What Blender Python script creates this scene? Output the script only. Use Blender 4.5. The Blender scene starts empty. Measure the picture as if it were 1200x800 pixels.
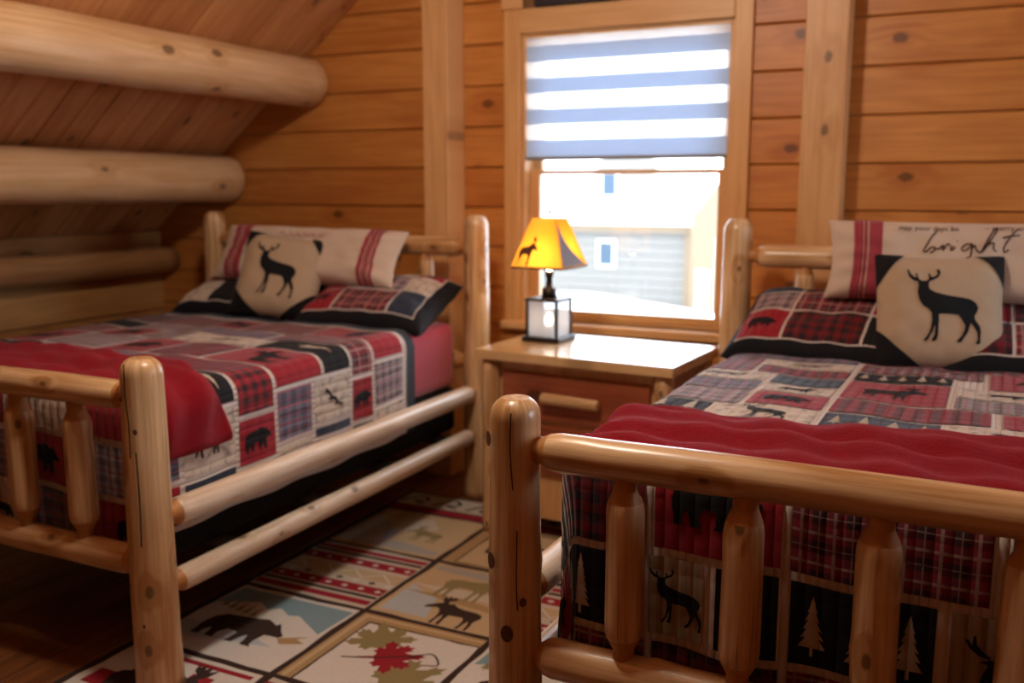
import bpy, bmesh, math, random
from mathutils import Vector, Matrix, Euler
from mathutils.geometry import delaunay_2d_cdt
random.seed(7)
R = math.radians
sc = bpy.context.scene
col = sc.collection

# ------------------------------------------------------------------ camera
cam_d = bpy.data.cameras.new('camera'); cam = bpy.data.objects.new('camera', cam_d); col.objects.link(cam)
cam.location = (0, 0, 1.4)
cam.rotation_euler = (R(90 - 9.147), 0, R(25.963))
cam_d.sensor_width = 36; cam_d.lens = 36 * 1115.5 / 1200
cam_d.clip_start = .05; cam_d.clip_end = 300
cam_d.dof.use_dof = True; cam_d.dof.focus_distance = 2.15; cam_d.dof.aperture_fstop = 2.0
sc.camera = cam

# ------------------------------------------------------------------ world: even overcast winter sky
w = bpy.data.worlds.new('world'); sc.world = w; w.use_nodes = True
bg = w.node_tree.nodes['Background']
bg.inputs['Color'].default_value = (.80, .90, 1, 1); bg.inputs['Strength'].default_value = 6.4
sc.view_settings.view_transform = 'Standard'; sc.view_settings.look = 'None'
sc.view_settings.gamma = 1; sc.view_settings.use_curve_mapping = False
sc.view_settings.exposure = 0.45
PENDANT = 92.0      # radiance of the warm ceiling globe
PENDANT_COL = (1, .85, .68)

# ------------------------------------------------------------------ material helpers
class NT:
    def __init__(s, name):
        s.m = bpy.data.materials.new(name); s.m.use_nodes = True
        s.t = s.m.node_tree; s.n = s.t.nodes; s.l = s.t.links
        s.b = s.n['Principled BSDF']
    def new(s, typ, **k):
        n = s.n.new(typ)
        for a, v in k.items(): setattr(n, a, v)
        return n
    def put(s, sock, v):
        if isinstance(v, bpy.types.NodeSocket): s.l.new(v, sock)
        elif isinstance(v, (tuple, list)) and len(v) == 3 and sock.type == 'RGBA': sock.default_value = (*v, 1)
        else: sock.default_value = v
    def math(s, op, a, b=0.0, c=None):
        n = s.new('ShaderNodeMath', operation=op); s.put(n.inputs[0], a); s.put(n.inputs[1], b)
        if c is not None: s.put(n.inputs[2], c)
        return n.outputs[0]
    def mix(s, f, a, b):
        n = s.new('ShaderNodeMix', data_type='RGBA'); s.put(n.inputs[0], f); s.put(n.inputs[6], a); s.put(n.inputs[7], b)
        return n.outputs[2]
    def ramp(s, f, lo, hi):
        n = s.new('ShaderNodeMapRange', clamp=True); s.put(n.inputs[0], f); n.inputs[1].default_value = lo; n.inputs[2].default_value = hi
        return n.outputs[0]
    def noise(s, vec, scale, detail=3, rough=.5):
        n = s.new('ShaderNodeTexNoise'); s.put(n.inputs['Vector'], vec); n.inputs['Scale'].default_value = scale
        n.inputs['Detail'].default_value = detail; n.inputs['Roughness'].default_value = rough
        return n.outputs[0]
    def bump(s, h, strength, dist, prev=None):
        n = s.new('ShaderNodeBump'); s.put(n.inputs['Height'], h); n.inputs['Strength'].default_value = strength; n.inputs['Distance'].default_value = dist
        if prev is not None: s.put(n.inputs['Normal'], prev)
        return n.outputs[0]

def plain(name, c, rough=.6, metal=0, spec=.5, emit=None, estr=0, coat=0, noise=0.0, nscale=60):
    t = NT(name); b = t.b
    t.put(b.inputs['Base Color'], c); b.inputs['Roughness'].default_value = rough; b.inputs['Metallic'].default_value = metal
    b.inputs['Specular IOR Level'].default_value = spec; b.inputs['Coat Weight'].default_value = coat
    if noise:
        tc = t.new('ShaderNodeTexCoord').outputs['Object']; n = t.noise(tc, nscale, 4)
        d = tuple(max(0, x * (1 - noise)) for x in c)
        t.put(b.inputs['Base Color'], t.mix(n, d, c)); t.put(b.inputs['Normal'], t.bump(n, .4, .003))
    if emit: t.put(b.inputs['Emission Color'], emit); b.inputs['Emission Strength'].default_value = estr
    return t.m

def wood(name, light, dark, axes='UV', knots=.5, rough=.42, grain=1.0, vary=.25, coat=.0, knot_col=None, kscale=3.2):
    """axes: the two object coordinates along and across the grain, or UV for round logs"""
    t = NT(name); b = t.b
    tcn = t.new('ShaderNodeTexCoord')
    sp = t.new('ShaderNodeSeparateXYZ'); t.put(sp.inputs[0], tcn.outputs['UV'] if axes == 'UV' else tcn.outputs['Object'])
    lo, cr = (sp.outputs[1], sp.outputs[0]) if axes == 'UV' else (sp.outputs['XYZ'.index(axes[0])], sp.outputs['XYZ'.index(axes[1])])
    oi = t.new('ShaderNodeObjectInfo').outputs['Random']
    lo = t.math('ADD', lo, t.math('MULTIPLY', oi, 53.0)); cr = t.math('ADD', cr, t.math('MULTIPLY', oi, 31.7))
    def vec(sl, scr):
        c = t.new('ShaderNodeCombineXYZ'); t.put(c.inputs[0], t.math('MULTIPLY', lo, sl)); t.put(c.inputs[1], t.math('MULTIPLY', cr, scr)); return c.outputs[0]
    vo = t.new('ShaderNodeTexVoronoi', voronoi_dimensions='2D'); t.put(vo.inputs['Vector'], vec(.62, 1.0)); vo.inputs['Scale'].default_value = kscale
    d = t.math('ADD', vo.outputs['Distance'], t.math('MULTIPLY', t.math('SUBTRACT', t.noise(vec(1, 1), 40, 2), .5), .05))
    sep = t.new('ShaderNodeSeparateColor'); t.put(sep.inputs[0], vo.outputs['Color'])
    on = t.math('GREATER_THAN', sep.outputs[0], 1 - knots)
    sz = t.math('MULTIPLY_ADD', sep.outputs[1], .06, .03)
    kn = t.math('MULTIPLY', t.ramp(t.math('SUBTRACT', d, sz), .022, -.01), on)
    halo = t.math('MULTIPLY', t.ramp(d, .30, .05), on)
    wv = t.noise(vec(.8, 2.0), 2.2, 3)
    g1 = t.noise(vec(1.6, 46.0), 1.0, 5, .65)
    g2 = t.noise(vec(.5, 5.0), 1.3, 2, .4)
    ring = t.math('SINE', t.math('ADD', t.math('MULTIPLY', g2, 46.0), t.math('MULTIPLY', halo, 6.0)))
    f = t.math('ADD', t.math('MULTIPLY', t.ramp(g1, .36, .70), .50 * grain), t.math('MULTIPLY', t.ramp(ring, -1, 1), .26 * grain))
    f = t.math('ADD', f, t.math('MULTIPLY', t.ramp(wv, .35, .72), .5))
    f = t.math('ADD', f, t.math('MULTIPLY', halo, .4))
    f = t.math('ADD', f, t.math('MULTIPLY', t.math('SUBTRACT', oi, .5), vary * 2))
    fc = t.new('ShaderNodeClamp'); t.put(fc.inputs[0], f)
    base = t.mix(fc.outputs[0], light, dark)
    kc = knot_col or tuple(x * .28 for x in dark)
    base = t.mix(t.math('MULTIPLY', kn, .85), base, kc)
    # long thin drying streaks
    st = t.noise(vec(2.2, 70.0), 1.0, 2, .5)
    base = t.mix(t.math('MULTIPLY', t.ramp(st, .69, .76), .55 * grain), base, tuple(x * .4 for x in dark))
    t.put(b.inputs['Base Color'], base); b.inputs['Roughness'].default_value = rough
    b.inputs['Coat Weight'].default_value = coat; b.inputs['Coat Roughness'].default_value = .25
    t.put(b.inputs['Normal'], t.bump(g1, .3, .004))
    return t.m

M = {}
M['wall_x'] = wood('amber_pine_x', (.68, .29, .07), (.46, .15, .028), 'XZ', .45, vary=.18)
M['wall_y'] = wood('amber_pine_y', (.56, .30, .11), (.36, .16, .05), 'YZ', .45)
M['ceil'] = wood('ceiling_pine', (.64, .30, .115), (.42, .16, .05), 'XY', .7, kscale=4.5, vary=.2)
M['post'] = wood('post_pine', (.76, .44, .20), (.58, .29, .11), 'ZX', .5, kscale=4, vary=.1)
M['log'] = wood('peeled_log', (.92, .67, .40), (.46, .23, .08), 'UV', .6, vary=.10, coat=.5, kscale=6.5, rough=.36, grain=1.35)
M['tenon'] = plain('cut_tenon', (.58, .26, .08), .5, noise=.3, nscale=40)
M['rail'] = wood('pale_rail_log', (.95, .86, .74), (.62, .47, .33), 'UV', .5, vary=.08, coat=.2, kscale=7, rough=.36, grain=1.1)
M['beam'] = wood('beam_log', (.80, .54, .31), (.58, .32, .14), 'UV', .5, vary=.05, kscale=4.2)
M['dimlog'] = wood('darkened_log', (.46, .24, .10), (.27, .12, .045), 'UV', .5, vary=.05, kscale=4.2)  # eave log darkened: shade at the foot of the slope put into the colour
M['floor'] = wood('dark_floor', (.28, .105, .036), (.08, .027, .010), 'YX', .3, rough=.34, vary=.3)
M['nstop'] = wood('nightstand_top_wood', (.80, .56, .30), (.60, .35, .14), 'XY', .3, rough=.16, coat=.6, vary=.08)
M['cedar'] = wood('cedar', (.40, .105, .04), (.22, .045, .015), 'XZ', .4, rough=.35, coat=.2, vary=.1)
M['casing'] = wood('window_pine', (.78, .45, .19), (.62, .31, .11), 'ZX', .15, vary=.08)
M['casing_x'] = wood('window_pine_x', (.78, .47, .22), (.62, .33, .13), 'XZ', .15, vary=.08)
M['dark'] = plain('dark_slat', (.03, .02, .014), .8)  # slats near-black, standing in for the shade under the beds
M['crack'] = plain('crack', (.03, .014, .006), .9)
M['wallpl'] = plain('subwall', (.30, .14, .05), .8, noise=.2)

# fabrics --------------------------------------------------------------------
def fabric(name, kind, a, b_=None, c=None, period=.036, quilt=True, rough=.85, sheen=.25, ch=.036):
    t = NT(name); b = t.b
    uv = t.new('ShaderNodeUVMap').outputs[0]
    sp = t.new('ShaderNodeSeparateXYZ'); t.put(sp.inputs[0], uv); u, v = sp.outputs[0], sp.outputs[1]
    def stripe(x, per, lo, hi, off=0.0):
        fr = t.math('FRACT', t.math('ADD', t.math('DIVIDE', x, per), off))
        return t.math('MULTIPLY', t.math('GREATER_THAN', fr, lo), t.math('LESS_THAN', fr, hi))
    nz = t.noise(uv, 120, 3)
    if kind == 'solid': base = a
    elif kind == 'buffalo':
        s1, s2 = stripe(u, period, 0, .5), stripe(v, period, 0, .5)
        k = t.math('ADD', t.math('MULTIPLY', s1, .5), t.math('MULTIPLY', s2, .5))
        base = t.mix(k, a, b_)
    elif kind == 'tartan':
        k = t.math('ADD', t.math('MULTIPLY', stripe(u, period, 0, .42), .5), t.math('MULTIPLY', stripe(v, period, 0, .42), .5))
        base = t.mix(k, a, b_)
        k2 = t.math('MAXIMUM', stripe(u, period, .62, .72), stripe(v, period, .62, .72))
        base = t.mix(t.math('MULTIPLY', k2, .75), base, c)
        k3 = t.math('MAXIMUM', stripe(u, period, .18, .23), stripe(v, period, .18, .23))
        base = t.mix(t.math('MULTIPLY', k3, .55), base, c)
    elif kind == 'sketch':
        n = t.noise(uv, 24, 5, .65); base = t.mix(t.ramp(n, .52, .62), a, b_)
    elif kind == 'cord':
        base = t.mix(t.math('MULTIPLY', stripe(u, .03, 0, .5), .45), a, b_)
    base = t.mix(t.math('MULTIPLY', nz, .30), base, tuple(x * .55 for x in a))
    t.put(b.inputs['Base Color'], base); b.inputs['Roughness'].default_value = rough
    b.inputs['Specular IOR Level'].default_value = .25
    b.inputs['Sheen Weight'].default_value = sheen; b.inputs['Sheen Roughness'].default_value = .4
    h = t.noise(uv, 400, 2); nrm = t.bump(h, .25, .002)
    if quilt:
        wu = t.math('ABSOLUTE', t.math('SINE', t.math('MULTIPLY', u, math.pi / ch)))
        wv = t.math('ABSOLUTE', t.math('SINE', t.math('MULTIPLY', t.math('ADD', v, t.math('MULTIPLY', t.noise(uv, 9, 2), .03)), math.pi / .06)))
        hh = t.math('ADD', t.math('POWER', wu, .5), t.math('MULTIPLY', wv, .25))
        nrm = t.bump(hh, .55, .008, nrm)
    t.put(b.inputs['Normal'], nrm)
    return t.m
RED = (.33, .014, .027); DRED = (.17, .010, .016); BLK = (.012, .012, .016); NAVY = (.028, .042, .075); CREAM = (.66, .56, .47); TAN = (.43, .33, .22)
F = {
 'red': fabric('crimson_patch', 'solid', RED), 'black': fabric('black_patch', 'solid', BLK, sheen=.06), 'navy': fabric('navy_patch', 'solid', NAVY),
 'cream': fabric('cream_patch', 'sketch', CREAM, (.30, .26, .25)), 'tan': fabric('tan_cord_patch', 'cord', TAN, (.22, .16, .10)),
 'buffalo': fabric('buffalo_check', 'buffalo', RED, BLK, period=.05), 'dbuffalo': fabric('dark_buffalo_check', 'buffalo', DRED, BLK, period=.05),
 'tartan': fabric('navy_tartan', 'tartan', (.17, .20, .28), NAVY, (.50, .06, .09), period=.06),
 'rtartan': fabric('red_tartan', 'tartan', (.26, .02, .035), (.02, .015, .02), (.42, .30, .28), period=.07),
 'gtartan': fabric('grey_tartan', 'tartan', (.40, .36, .38), (.06, .06, .085), (.38, .04, .06), period=.055),
}
SASH = fabric('white_sashing', 'solid', (.74, .66, .62), ch=.02)
BIND = fabric('navy_binding', 'solid', (.03, .04, .06), quilt=False)
PRINT_K = fabric('black_print', 'solid', (.011, .010, .012), sheen=.06); PRINT_T = fabric('tan_print', 'solid', (.50, .42, .32)); PRINT_N = fabric('navy_print', 'solid', (.05, .06, .09))
SHEET = fabric('red_sheet', 'solid', (.46, .045, .075), quilt=False, sheen=.5)
BOXM = fabric('black_box_spring', 'solid', (.008, .008, .009), quilt=False, sheen=0)

def throw_mat():
    t = NT('red_plush'); b = t.b
    tc = t.new('ShaderNodeTexCoord').outputs['Object']
    n1 = t.noise(tc, 260, 3, .7); n2 = t.noise(tc, 18, 4)
    base = t.mix(t.math('MULTIPLY', n2, .6), (.34, .004, .016), (.20, .002, .009))
    t.put(b.inputs['Base Color'], base); b.inputs['Roughness'].default_value = .8
    b.inputs['Sheen Weight'].default_value = .25; b.inputs['Sheen Tint'].default_value = (1, .35, .45, 1); b.inputs['Sheen Roughness'].default_value = .35
    b.inputs['Specular IOR Level'].default_value = .2
    t.put(b.inputs['Normal'], t.bump(n1, .9, .006, t.bump(n2, .35, .02)))
    return t.m
THROW = throw_mat()

# ------------------------------------------------------------------ object helpers
def obj(name, verts, faces, mat, parent=None, smooth=False, uvs=None, kind=None):
    me = bpy.data.meshes.new(name); me.from_pydata([tuple(v) for v in verts], [], faces)
    if isinstance(mat, (list, tuple)):
        for m_ in mat: me.materials.append(m_)
    elif mat: me.materials.append(mat)
    if uvs is not None:
        ul = me.uv_layers.new(name='UVMap')
        for lp in me.loops: ul.data[lp.index].uv = uvs[lp.vertex_index]
    if smooth: me.polygons.foreach_set('use_smooth', [True] * len(me.polygons))
    o = bpy.data.objects.new(name, me); col.objects.link(o)
    if parent: o.parent = parent
    if kind: o['kind'] = kind
    return o
def empty(name, loc=(0, 0, 0), rz=0.0):
    o = bpy.data.objects.new(name, None); o.empty_display_size = .1; col.objects.link(o)
    o.location = loc; o.rotation_euler = (0, 0, rz); return o
def tag(o, label=None, cat=None, group=None, kind=None):
    if label: o['label'] = label
    if cat: o['category'] = cat
    if group: o['group'] = group
    if kind: o['kind'] = kind
    return o
def box_data(x0, x1, y0, y1, z0, z1, bev=0.0, seg=1):
    bm = bmesh.new()
    bmesh.ops.create_cube(bm, size=1)
    for v in bm.verts:
        v.co.x = x0 if v.co.x < 0 else x1; v.co.y = y0 if v.co.y < 0 else y1; v.co.z = z0 if v.co.z < 0 else z1
    if bev > 0: bmesh.ops.bevel(bm, geom=bm.edges[:], offset=bev, segments=seg, affect='EDGES', profile=.6)
    return bm
def bmobj(name, bm, mat, parent=None, smooth=False):
    me = bpy.data.meshes.new(name); bm.to_mesh(me); bm.free()
    if mat: me.materials.append(mat)
    if smooth: me.polygons.foreach_set('use_smooth', [True] * len(me.polygons))
    o = bpy.data.objects.new(name, me); col.objects.link(o)
    if parent: o.parent = parent
    return o
def box(name, x0, x1, y0, y1, z0, z1, mat, parent=None, bev=0.0, seg=1):
    return bmobj(name, box_data(x0, x1, y0, y1, z0, z1, bev, seg), mat, parent)
def lathe(name, prof, mat, parent=None, seg=24, loc=(0, 0, 0), smooth=True):
    vs, fs = [], []
    for r, z in prof:
        for i in range(seg):
            a = 2 * math.pi * i / seg; vs.append((r * math.cos(a), r * math.sin(a), z))
    for j in range(len(prof) - 1):
        for i in range(seg):
            k = (i + 1) % seg; fs.append((j * seg + i, j * seg + k, (j + 1) * seg + k, (j + 1) * seg + i))
    fs.append(tuple(range(seg - 1, -1, -1))); fs.append(tuple(range((len(prof) - 1) * seg, len(prof) * seg)))
    o = obj(name, vs, fs, mat, parent, smooth); o.location = loc; return o

def log(name, p0, p1, rad, mat, parent=None, seg=24, step=.045, wob=.05, seed=None, r_end=None, tenon=(None, None), dome=(0, 0), bow=0.0, knob=3):
    """a peeled log from p0 to p1: rad or (rad0, rad1); tenon = (radius, length, shoulder) at either end; dome = rounded end height"""
    rn = random.Random(seed if seed is not None else random.random())
    p0, p1 = Vector(p0), Vector(p1); L = (p1 - p0).length
    r0, r1 = rad if isinstance(rad, tuple) else (rad, rad)
    zs = [L * i / max(2, int(L / step)) for i in range(max(2, int(L / step)) + 1)]
    for e, t in enumerate(tenon):
        if t:
            for q in (t[1] * .98, t[1], t[1] + t[2] * .5, t[1] + t[2]): zs.append(q if e == 0 else L - q)
    for e, d in enumerate(dome):
        if d:
            for q in (.0, .06, .2, .4, .65, 1.0): zs.append(d * q if e == 0 else L - d * q)
    zs = sorted(set(round(z, 5) for z in zs))
    ph = [rn.uniform(0, 6.28) for _ in range(8)]
    bumps = [(rn.uniform(.08, .92) * L, rn.uniform(0, 6.28), rn.uniform(.05, .11)) for _ in range(knob)]
    bdir = rn.uniform(0, 6.28)
    vs, fs, uvs = [], [], []
    for z in zs:
        s = z / L; base = r0 + (r1 - r0) * s
        fac = 1.0
        for e, t in enumerate(tenon):
            if t:
                q = z if e == 0 else L - z
                if q < t[1]: base = t[0]; fac = .1
                elif q < t[1] + t[2]:
                    k = (q - t[1]) / t[2]; k = math.sin(k * math.pi / 2) ** .8; base = t[0] + (base - t[0]) * k
        for e, d in enumerate(dome):
            if d:
                q = z if e == 0 else L - z
                if q < d: k = 1 - q / d; base *= max(.55, math.sqrt(max(0, 1 - .72 * k ** 2.6)))
        cxo = bow * math.sin(s * math.pi) * math.cos(bdir); cyo = bow * math.sin(s * math.pi) * math.sin(bdir)
        for i in range(seg):
            a = 2 * math.pi * i / seg; uvs.append((a * (r0 + r1) / 2, z))
            n = math.sin(2 * a + ph[0] + z * 1.3) * .45 + math.sin(3 * a + ph[1] - z * 2.1) * .3 + math.sin(z * 7 + ph[2] + a) * .35 + math.sin(z * 15 + ph[3] + 2 * a) * .2
            r = base * (1 + wob * n * fac)
            for bz, ba, bs in bumps:
                da = (a - ba + math.pi) % (2 * math.pi) - math.pi
                r += base * .10 * fac * math.exp(-((z - bz) / .03) ** 2 - (da / .35) ** 2)
            vs.append((r * math.cos(a) + cxo, r * math.sin(a) + cyo, z))
    n = len(zs)
    for j in range(n - 1):
        for i in range(seg):
            k = (i + 1) % seg; fs.append((j * seg + i, j * seg + k, (j + 1) * seg + k, (j + 1) * seg + i))
    fs.append(tuple(range(seg - 1, -1, -1))); fs.append(tuple(range((n - 1) * seg, n * seg)))
    mats = [mat, M['tenon']]
    o = obj(name, vs, fs, mats, parent, True)
    me = o.data
    ul = me.uv_layers.new(name='UVMap'); per = 2 * math.pi * (r0 + r1) / 2
    for pl in me.polygons:
        us = [uvs[me.loops[li].vertex_index] for li in pl.loop_indices]; mx = max(q[0] for q in us)
        for li, q in zip(pl.loop_indices, us): ul.data[li].uv = (q[0] + per if mx - q[0] > per / 2 else q[0], q[1])
    for pl in me.polygons:
        zc = pl.center.z
        for e, t in enumerate(tenon):
            if t and (zc if e == 0 else L - zc) < t[1] + t[2] * .45: pl.material_index = 1
        if len(pl.vertices) > 4: pl.use_smooth = False
    d = (p1 - p0).normalized()
    o.location = p0; o.rotation_euler = d.to_track_quat('Z', 'Y').to_euler()
    return o

# ------------------------------------------------------------------ silhouettes and mapped prints
DEER = [(487,345),(462,338),(440,318),(430,285),(438,275),(447,300),(465,318),(478,322),(472,300),(482,298),(487,322),(495,335),(510,340),(535,338),(545,322),(540,300),(548,296),(556,318),(572,315),(588,300),(583,275),(597,270),(603,295),(590,318),(568,332),(545,342),(540,365),(545,385),(570,400),(610,412),(660,420),(710,425),(750,432),(780,450),(793,475),(785,500),(772,520),(775,540),(800,575),(804,600),(800,640),(803,655),(790,668),(778,662),(788,640),(785,605),(770,580),(752,555),(745,580),(738,605),(715,640),(705,658),(683,662),(685,652),(708,625),(722,595),(725,570),(705,535),(690,515),(650,512),(600,512),(590,520),(592,550),(588,580),(587,620),(582,645),(570,657),(555,655),(560,645),(572,620),(573,577),(569,577),(562,592),(555,615),(540,640),(530,657),(515,655),(520,645),(540,620),(550,590),(556,550),(555,510),(540,490),(510,470),(492,440),(484,400),(488,370)]
def unit(pts, flip_y=True):
    xs = [p[0] for p in pts]; ys = [p[1] for p in pts]; W = max(xs) - min(xs); cx = (max(xs) + min(xs)) / 2; cy = (max(ys) + min(ys)) / 2
    return [((x - cx) / W, (cy - y if flip_y else y - cy) / W) for x, y in pts]
U_DEER = unit(DEER)
U_BEAR = unit([(0,.3),(.03,.42),(.12,.5),(.3,.52),(.5,.55),(.62,.58),(.72,.53),(.77,.5),(.8,.55),(.84,.5),(.92,.4),(1,.33),(.97,.28),(.88,.28),(.8,.27),(.78,.12),(.8,.03),(.84,0),(.7,0),(.68,.1),(.64,.2),(.6,.12),(.58,0),(.48,0),(.5,.06),(.5,.2),(.36,.22),(.3,.12),(.32,.03),(.34,0),(.22,0),(.2,.1),(.17,.18),(.12,.1),(.13,0),(.03,0),(.02,.1),(0,.2)], False)
U_MOOSE = unit([(0,.42),(.03,.52),(.15,.57),(.35,.58),(.5,.62),(.58,.70),(.66,.66),(.70,.74),(.62,.80),(.58,.92),(.63,.86),(.67,.92),(.70,.84),(.75,.92),(.77,.82),(.84,.88),(.82,.76),(.76,.68),(.84,.62),(.93,.54),(.98,.46),(.94,.43),(.84,.48),(.76,.50),(.70,.44),(.66,.34),(.64,.2),(.65,.02),(.66,0),(.60,0),(.60,.2),(.57,.32),(.54,.2),(.53,0),(.47,0),(.49,.2),(.48,.33),(.25,.34),(.21,.25),(.2,.12),(.22,0),(.16,0),(.15,.14),(.13,.28),(.1,.2),(.08,.1),(.08,0),(.03,0),(.03,.14),(.05,.26),(.03,.34)], False)
U_WOLF = unit([(0,.30),(.05,.42),(.18,.46),(.4,.44),(.58,.48),(.66,.58),(.70,.66),(.74,.59),(.82,.56),(.92,.50),(.98,.46),(.93,.42),(.83,.43),(.76,.38),(.74,.28),(.72,.14),(.74,.02),(.68,.02),(.66,.16),(.63,.26),(.6,.14),(.58,.02),(.53,.02),(.56,.24),(.4,.26),(.24,.26),(.18,.16),(.2,.02),(.14,.02),(.11,.16),(.09,.26),(.05,.2),(-.02,.08),(-.06,.04),(-.05,.14)], False)
def fir(levels=6, w=.5, h=1.2):
    L, Rr = [], []
    for i in range(levels):
        z0 = h / 2 - h * .86 * (i + 1) / levels; r = w * .5 * (i + 1.3) / (levels + .3)
        Rr += [(r, z0), (r * .55, z0 + .035)] if i < levels - 1 else [(r, z0), (.03, z0)]
        L += [(-r, z0), (-r * .55, z0 + .035)] if i < levels - 1 else [(-r, z0), (-.03, z0)]
    return [(0, h / 2)] + Rr + [(.03, -h / 2), (-.03, -h / 2)] + L[::-1]
U_FIR = fir(); U_FIR2 = fir(8, .42, 1.25)
U_BUCK = unit([(0,0),(.18,.02),(.22,.25),(.16,.42),(.28,.46),(.16,.50),(.12,.56),(.22,.62),(.34,.74),(.36,.9),(.40,.9),(.41,.72),(.48,.82),(.52,.80),(.44,.66),(.30,.56),(.14,.52),(.05,.50),(-.05,.50),(-.14,.52),(-.30,.56),(-.44,.66),(-.52,.80),(-.48,.82),(-.41,.72),(-.40,.9),(-.36,.9),(-.34,.74),(-.22,.62),(-.12,.56),(-.16,.50),(-.28,.46),(-.16,.42),(-.22,.25),(-.26,.1),(-.3,0)], False)
def leaf_pts():
    half = [(.0, 1.0), (.07, .82), (.15, .84), (.12, .62), (.22, .40), (.34, .62), (.40, .55), (.52, .66), (.52, .50), (.66, .44), (.56, .34), (.60, .26), (.44, .14), (.74, .16), (.76, .06), (.90, .0), (.74, -.10), (.76, -.18), (.46, -.16), (.52, -.34), (.40, -.36), (.34, -.46), (.20, -.34), (.04, -.40)]
    full = half + [(.015, -.85), (-.015, -.85)] + [(-x, y) for x, y in half[::-1][:-1]]
    return [(x * .5, y * .5) for x, y in full]
U_LEAF = leaf_pts()
U_BRANCH = unit([(0,.2),(.2,.24),(.4,.2),(.55,.26),(.7,.2),(.85,.25),(1,.32),(.9,.2),(.98,.12),(.84,.17),(.72,.14),(.6,.04),(.6,.17),(.42,.12),(.3,.0),(.32,.15),(.15,.14),(.05,.05),(.08,.15)], False)
def place(unit_pts, cx, cy, w, rot=0.0, flip=False):
    c, s = math.cos(rot), math.sin(rot); out = []
    for x, y in unit_pts:
        if flip: x = -x
        x *= w; y *= w; out.append((cx + x * c - y * s, cy + x * s + y * c))
    return out
def in_poly(p, poly):
    x, y = p; ins = False; n = len(poly); j = n - 1
    for i in range(n):
        xi, yi = poly[i]; xj, yj = poly[j]
        if (yi > y) != (yj > y) and x < (xj - xi) * (y - yi) / (yj - yi) + xi: ins = not ins
        j = i
    return ins
def surf_normal(S, u, v, e=.004):
    a = S(u + e, v) - S(u - e, v); b = S(u, v + e) - S(u, v - e); n = a.cross(b)
    return n.normalized() if n.length > 1e-12 else Vector((0, 0, 1))
def lift(S, u, v, off): return S(u, v) + surf_normal(S, u, v) * off
def mapped_poly(name, poly, mat, parent, S, off=.003, grid=.03):
    """a flat outline laid on the surface S(u, v)"""
    pts = []
    n = len(poly)
    for i in range(n):
        a, b = poly[i], poly[(i + 1) % n]; k = max(1, int(math.hypot(b[0] - a[0], b[1] - a[1]) / grid))
        for q in range(k): pts.append((a[0] + (b[0] - a[0]) * q / k, a[1] + (b[1] - a[1]) * q / k))
    m = len(pts); edges = [(i, (i + 1) % m) for i in range(m)]
    x0, x1 = min(p[0] for p in pts), max(p[0] for p in pts); y0, y1 = min(p[1] for p in pts), max(p[1] for p in pts)
    inner = []
    i = x0 + grid * .5
    while i < x1:
        j = y0 + grid * .5
        while j < y1:
            if in_poly((i, j), poly) and min((i - p[0]) ** 2 + (j - p[1]) ** 2 for p in pts) > (grid * .3) ** 2: inner.append((i, j))
            j += grid
        i += grid
    vv, ee, ff, *_ = delaunay_2d_cdt([Vector(p) for p in pts + inner], edges, [], 1, 1e-6)
    vs = [lift(S, p.x, p.y, off) for p in vv]
    o = obj(name, vs, [tuple(f) for f in ff], mat, parent, True, uvs=[(p.x, p.y) for p in vv])
    return o
def mapped_rect(name, u0, u1, v0, v1, mat, parent, S, off=.002, cell=.03, uv_off=(0, 0)):
    nu = max(1, int(abs(u1 - u0) / cell + .5)); nv = max(1, int(abs(v1 - v0) / cell + .5))
    vs, fs, uv = [], [], []
    for j in range(nv + 1):
        for i in range(nu + 1):
            u = u0 + (u1 - u0) * i / nu; v = v0 + (v1 - v0) * j / nv
            vs.append(lift(S, u, v, off)); uv.append((u + uv_off[0], v + uv_off[1]))
    for j in range(nv):
        for i in range(nu):
            a = j * (nu + 1) + i; fs.append((a, a + 1, a + nu + 2, a + nu + 1))
    return obj(name, vs, fs, mat, parent, True, uvs=uv)
def smooth_line(pts, k=5):
    out = []
    for i in range(len(pts) - 1):
        p0 = pts[max(0, i - 1)]; p1 = pts[i]; p2 = pts[i + 1]; p3 = pts[min(len(pts) - 1, i + 2)]
        for q in range(k):
            t = q / k
            out.append(tuple(.5 * (2 * p1[d] + (p2[d] - p0[d]) * t + (2 * p0[d] - 5 * p1[d] + 4 * p2[d] - p3[d]) * t * t + (3 * p1[d] - p0[d] - 3 * p2[d] + p3[d]) * t ** 3) for d in (0, 1)))
    out.append(pts[-1]); return out
def ribbon(name, lines, width, mat, parent, S, off=.002, smooth=True):
    vs, fs, uv = [], [], []
    for ln in lines:
        pts = smooth_line(ln) if smooth and len(ln) > 2 else ln
        b0 = len(vs)
        for i, p in enumerate(pts):
            a = pts[max(0, i - 1)]; b = pts[min(len(pts) - 1, i + 1)]
            dx, dy = b[0] - a[0], b[1] - a[1]; d = math.hypot(dx, dy) or 1; nx, ny = -dy / d * width / 2, dx / d * width / 2
            for s in (1, -1):
                q = (p[0] + nx * s, p[1] + ny * s); vs.append(lift(S, q[0], q[1], off)); uv.append(q)
        for i in range(len(pts) - 1): fs.append((b0 + 2 * i, b0 + 2 * i + 1, b0 + 2 * i + 3, b0 + 2 * i + 2))
    return obj(name, vs, fs, mat, parent, True, uvs=uv)

# ================================================================== THE ROOM
FZ = -.14                                              # floor level
YW = 4.5; XL = -4.70; XR = 2.60; YF = -4.0
RX = .30                                               # ridge
def roof_z(x): return .807 * x + 4.93 if x < RX else .807 * (2 * RX - x) + 4.93
WX0, WX1, WZ0, WZ1 = -2.14, -1.057, .712, 2.165        # window opening

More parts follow.
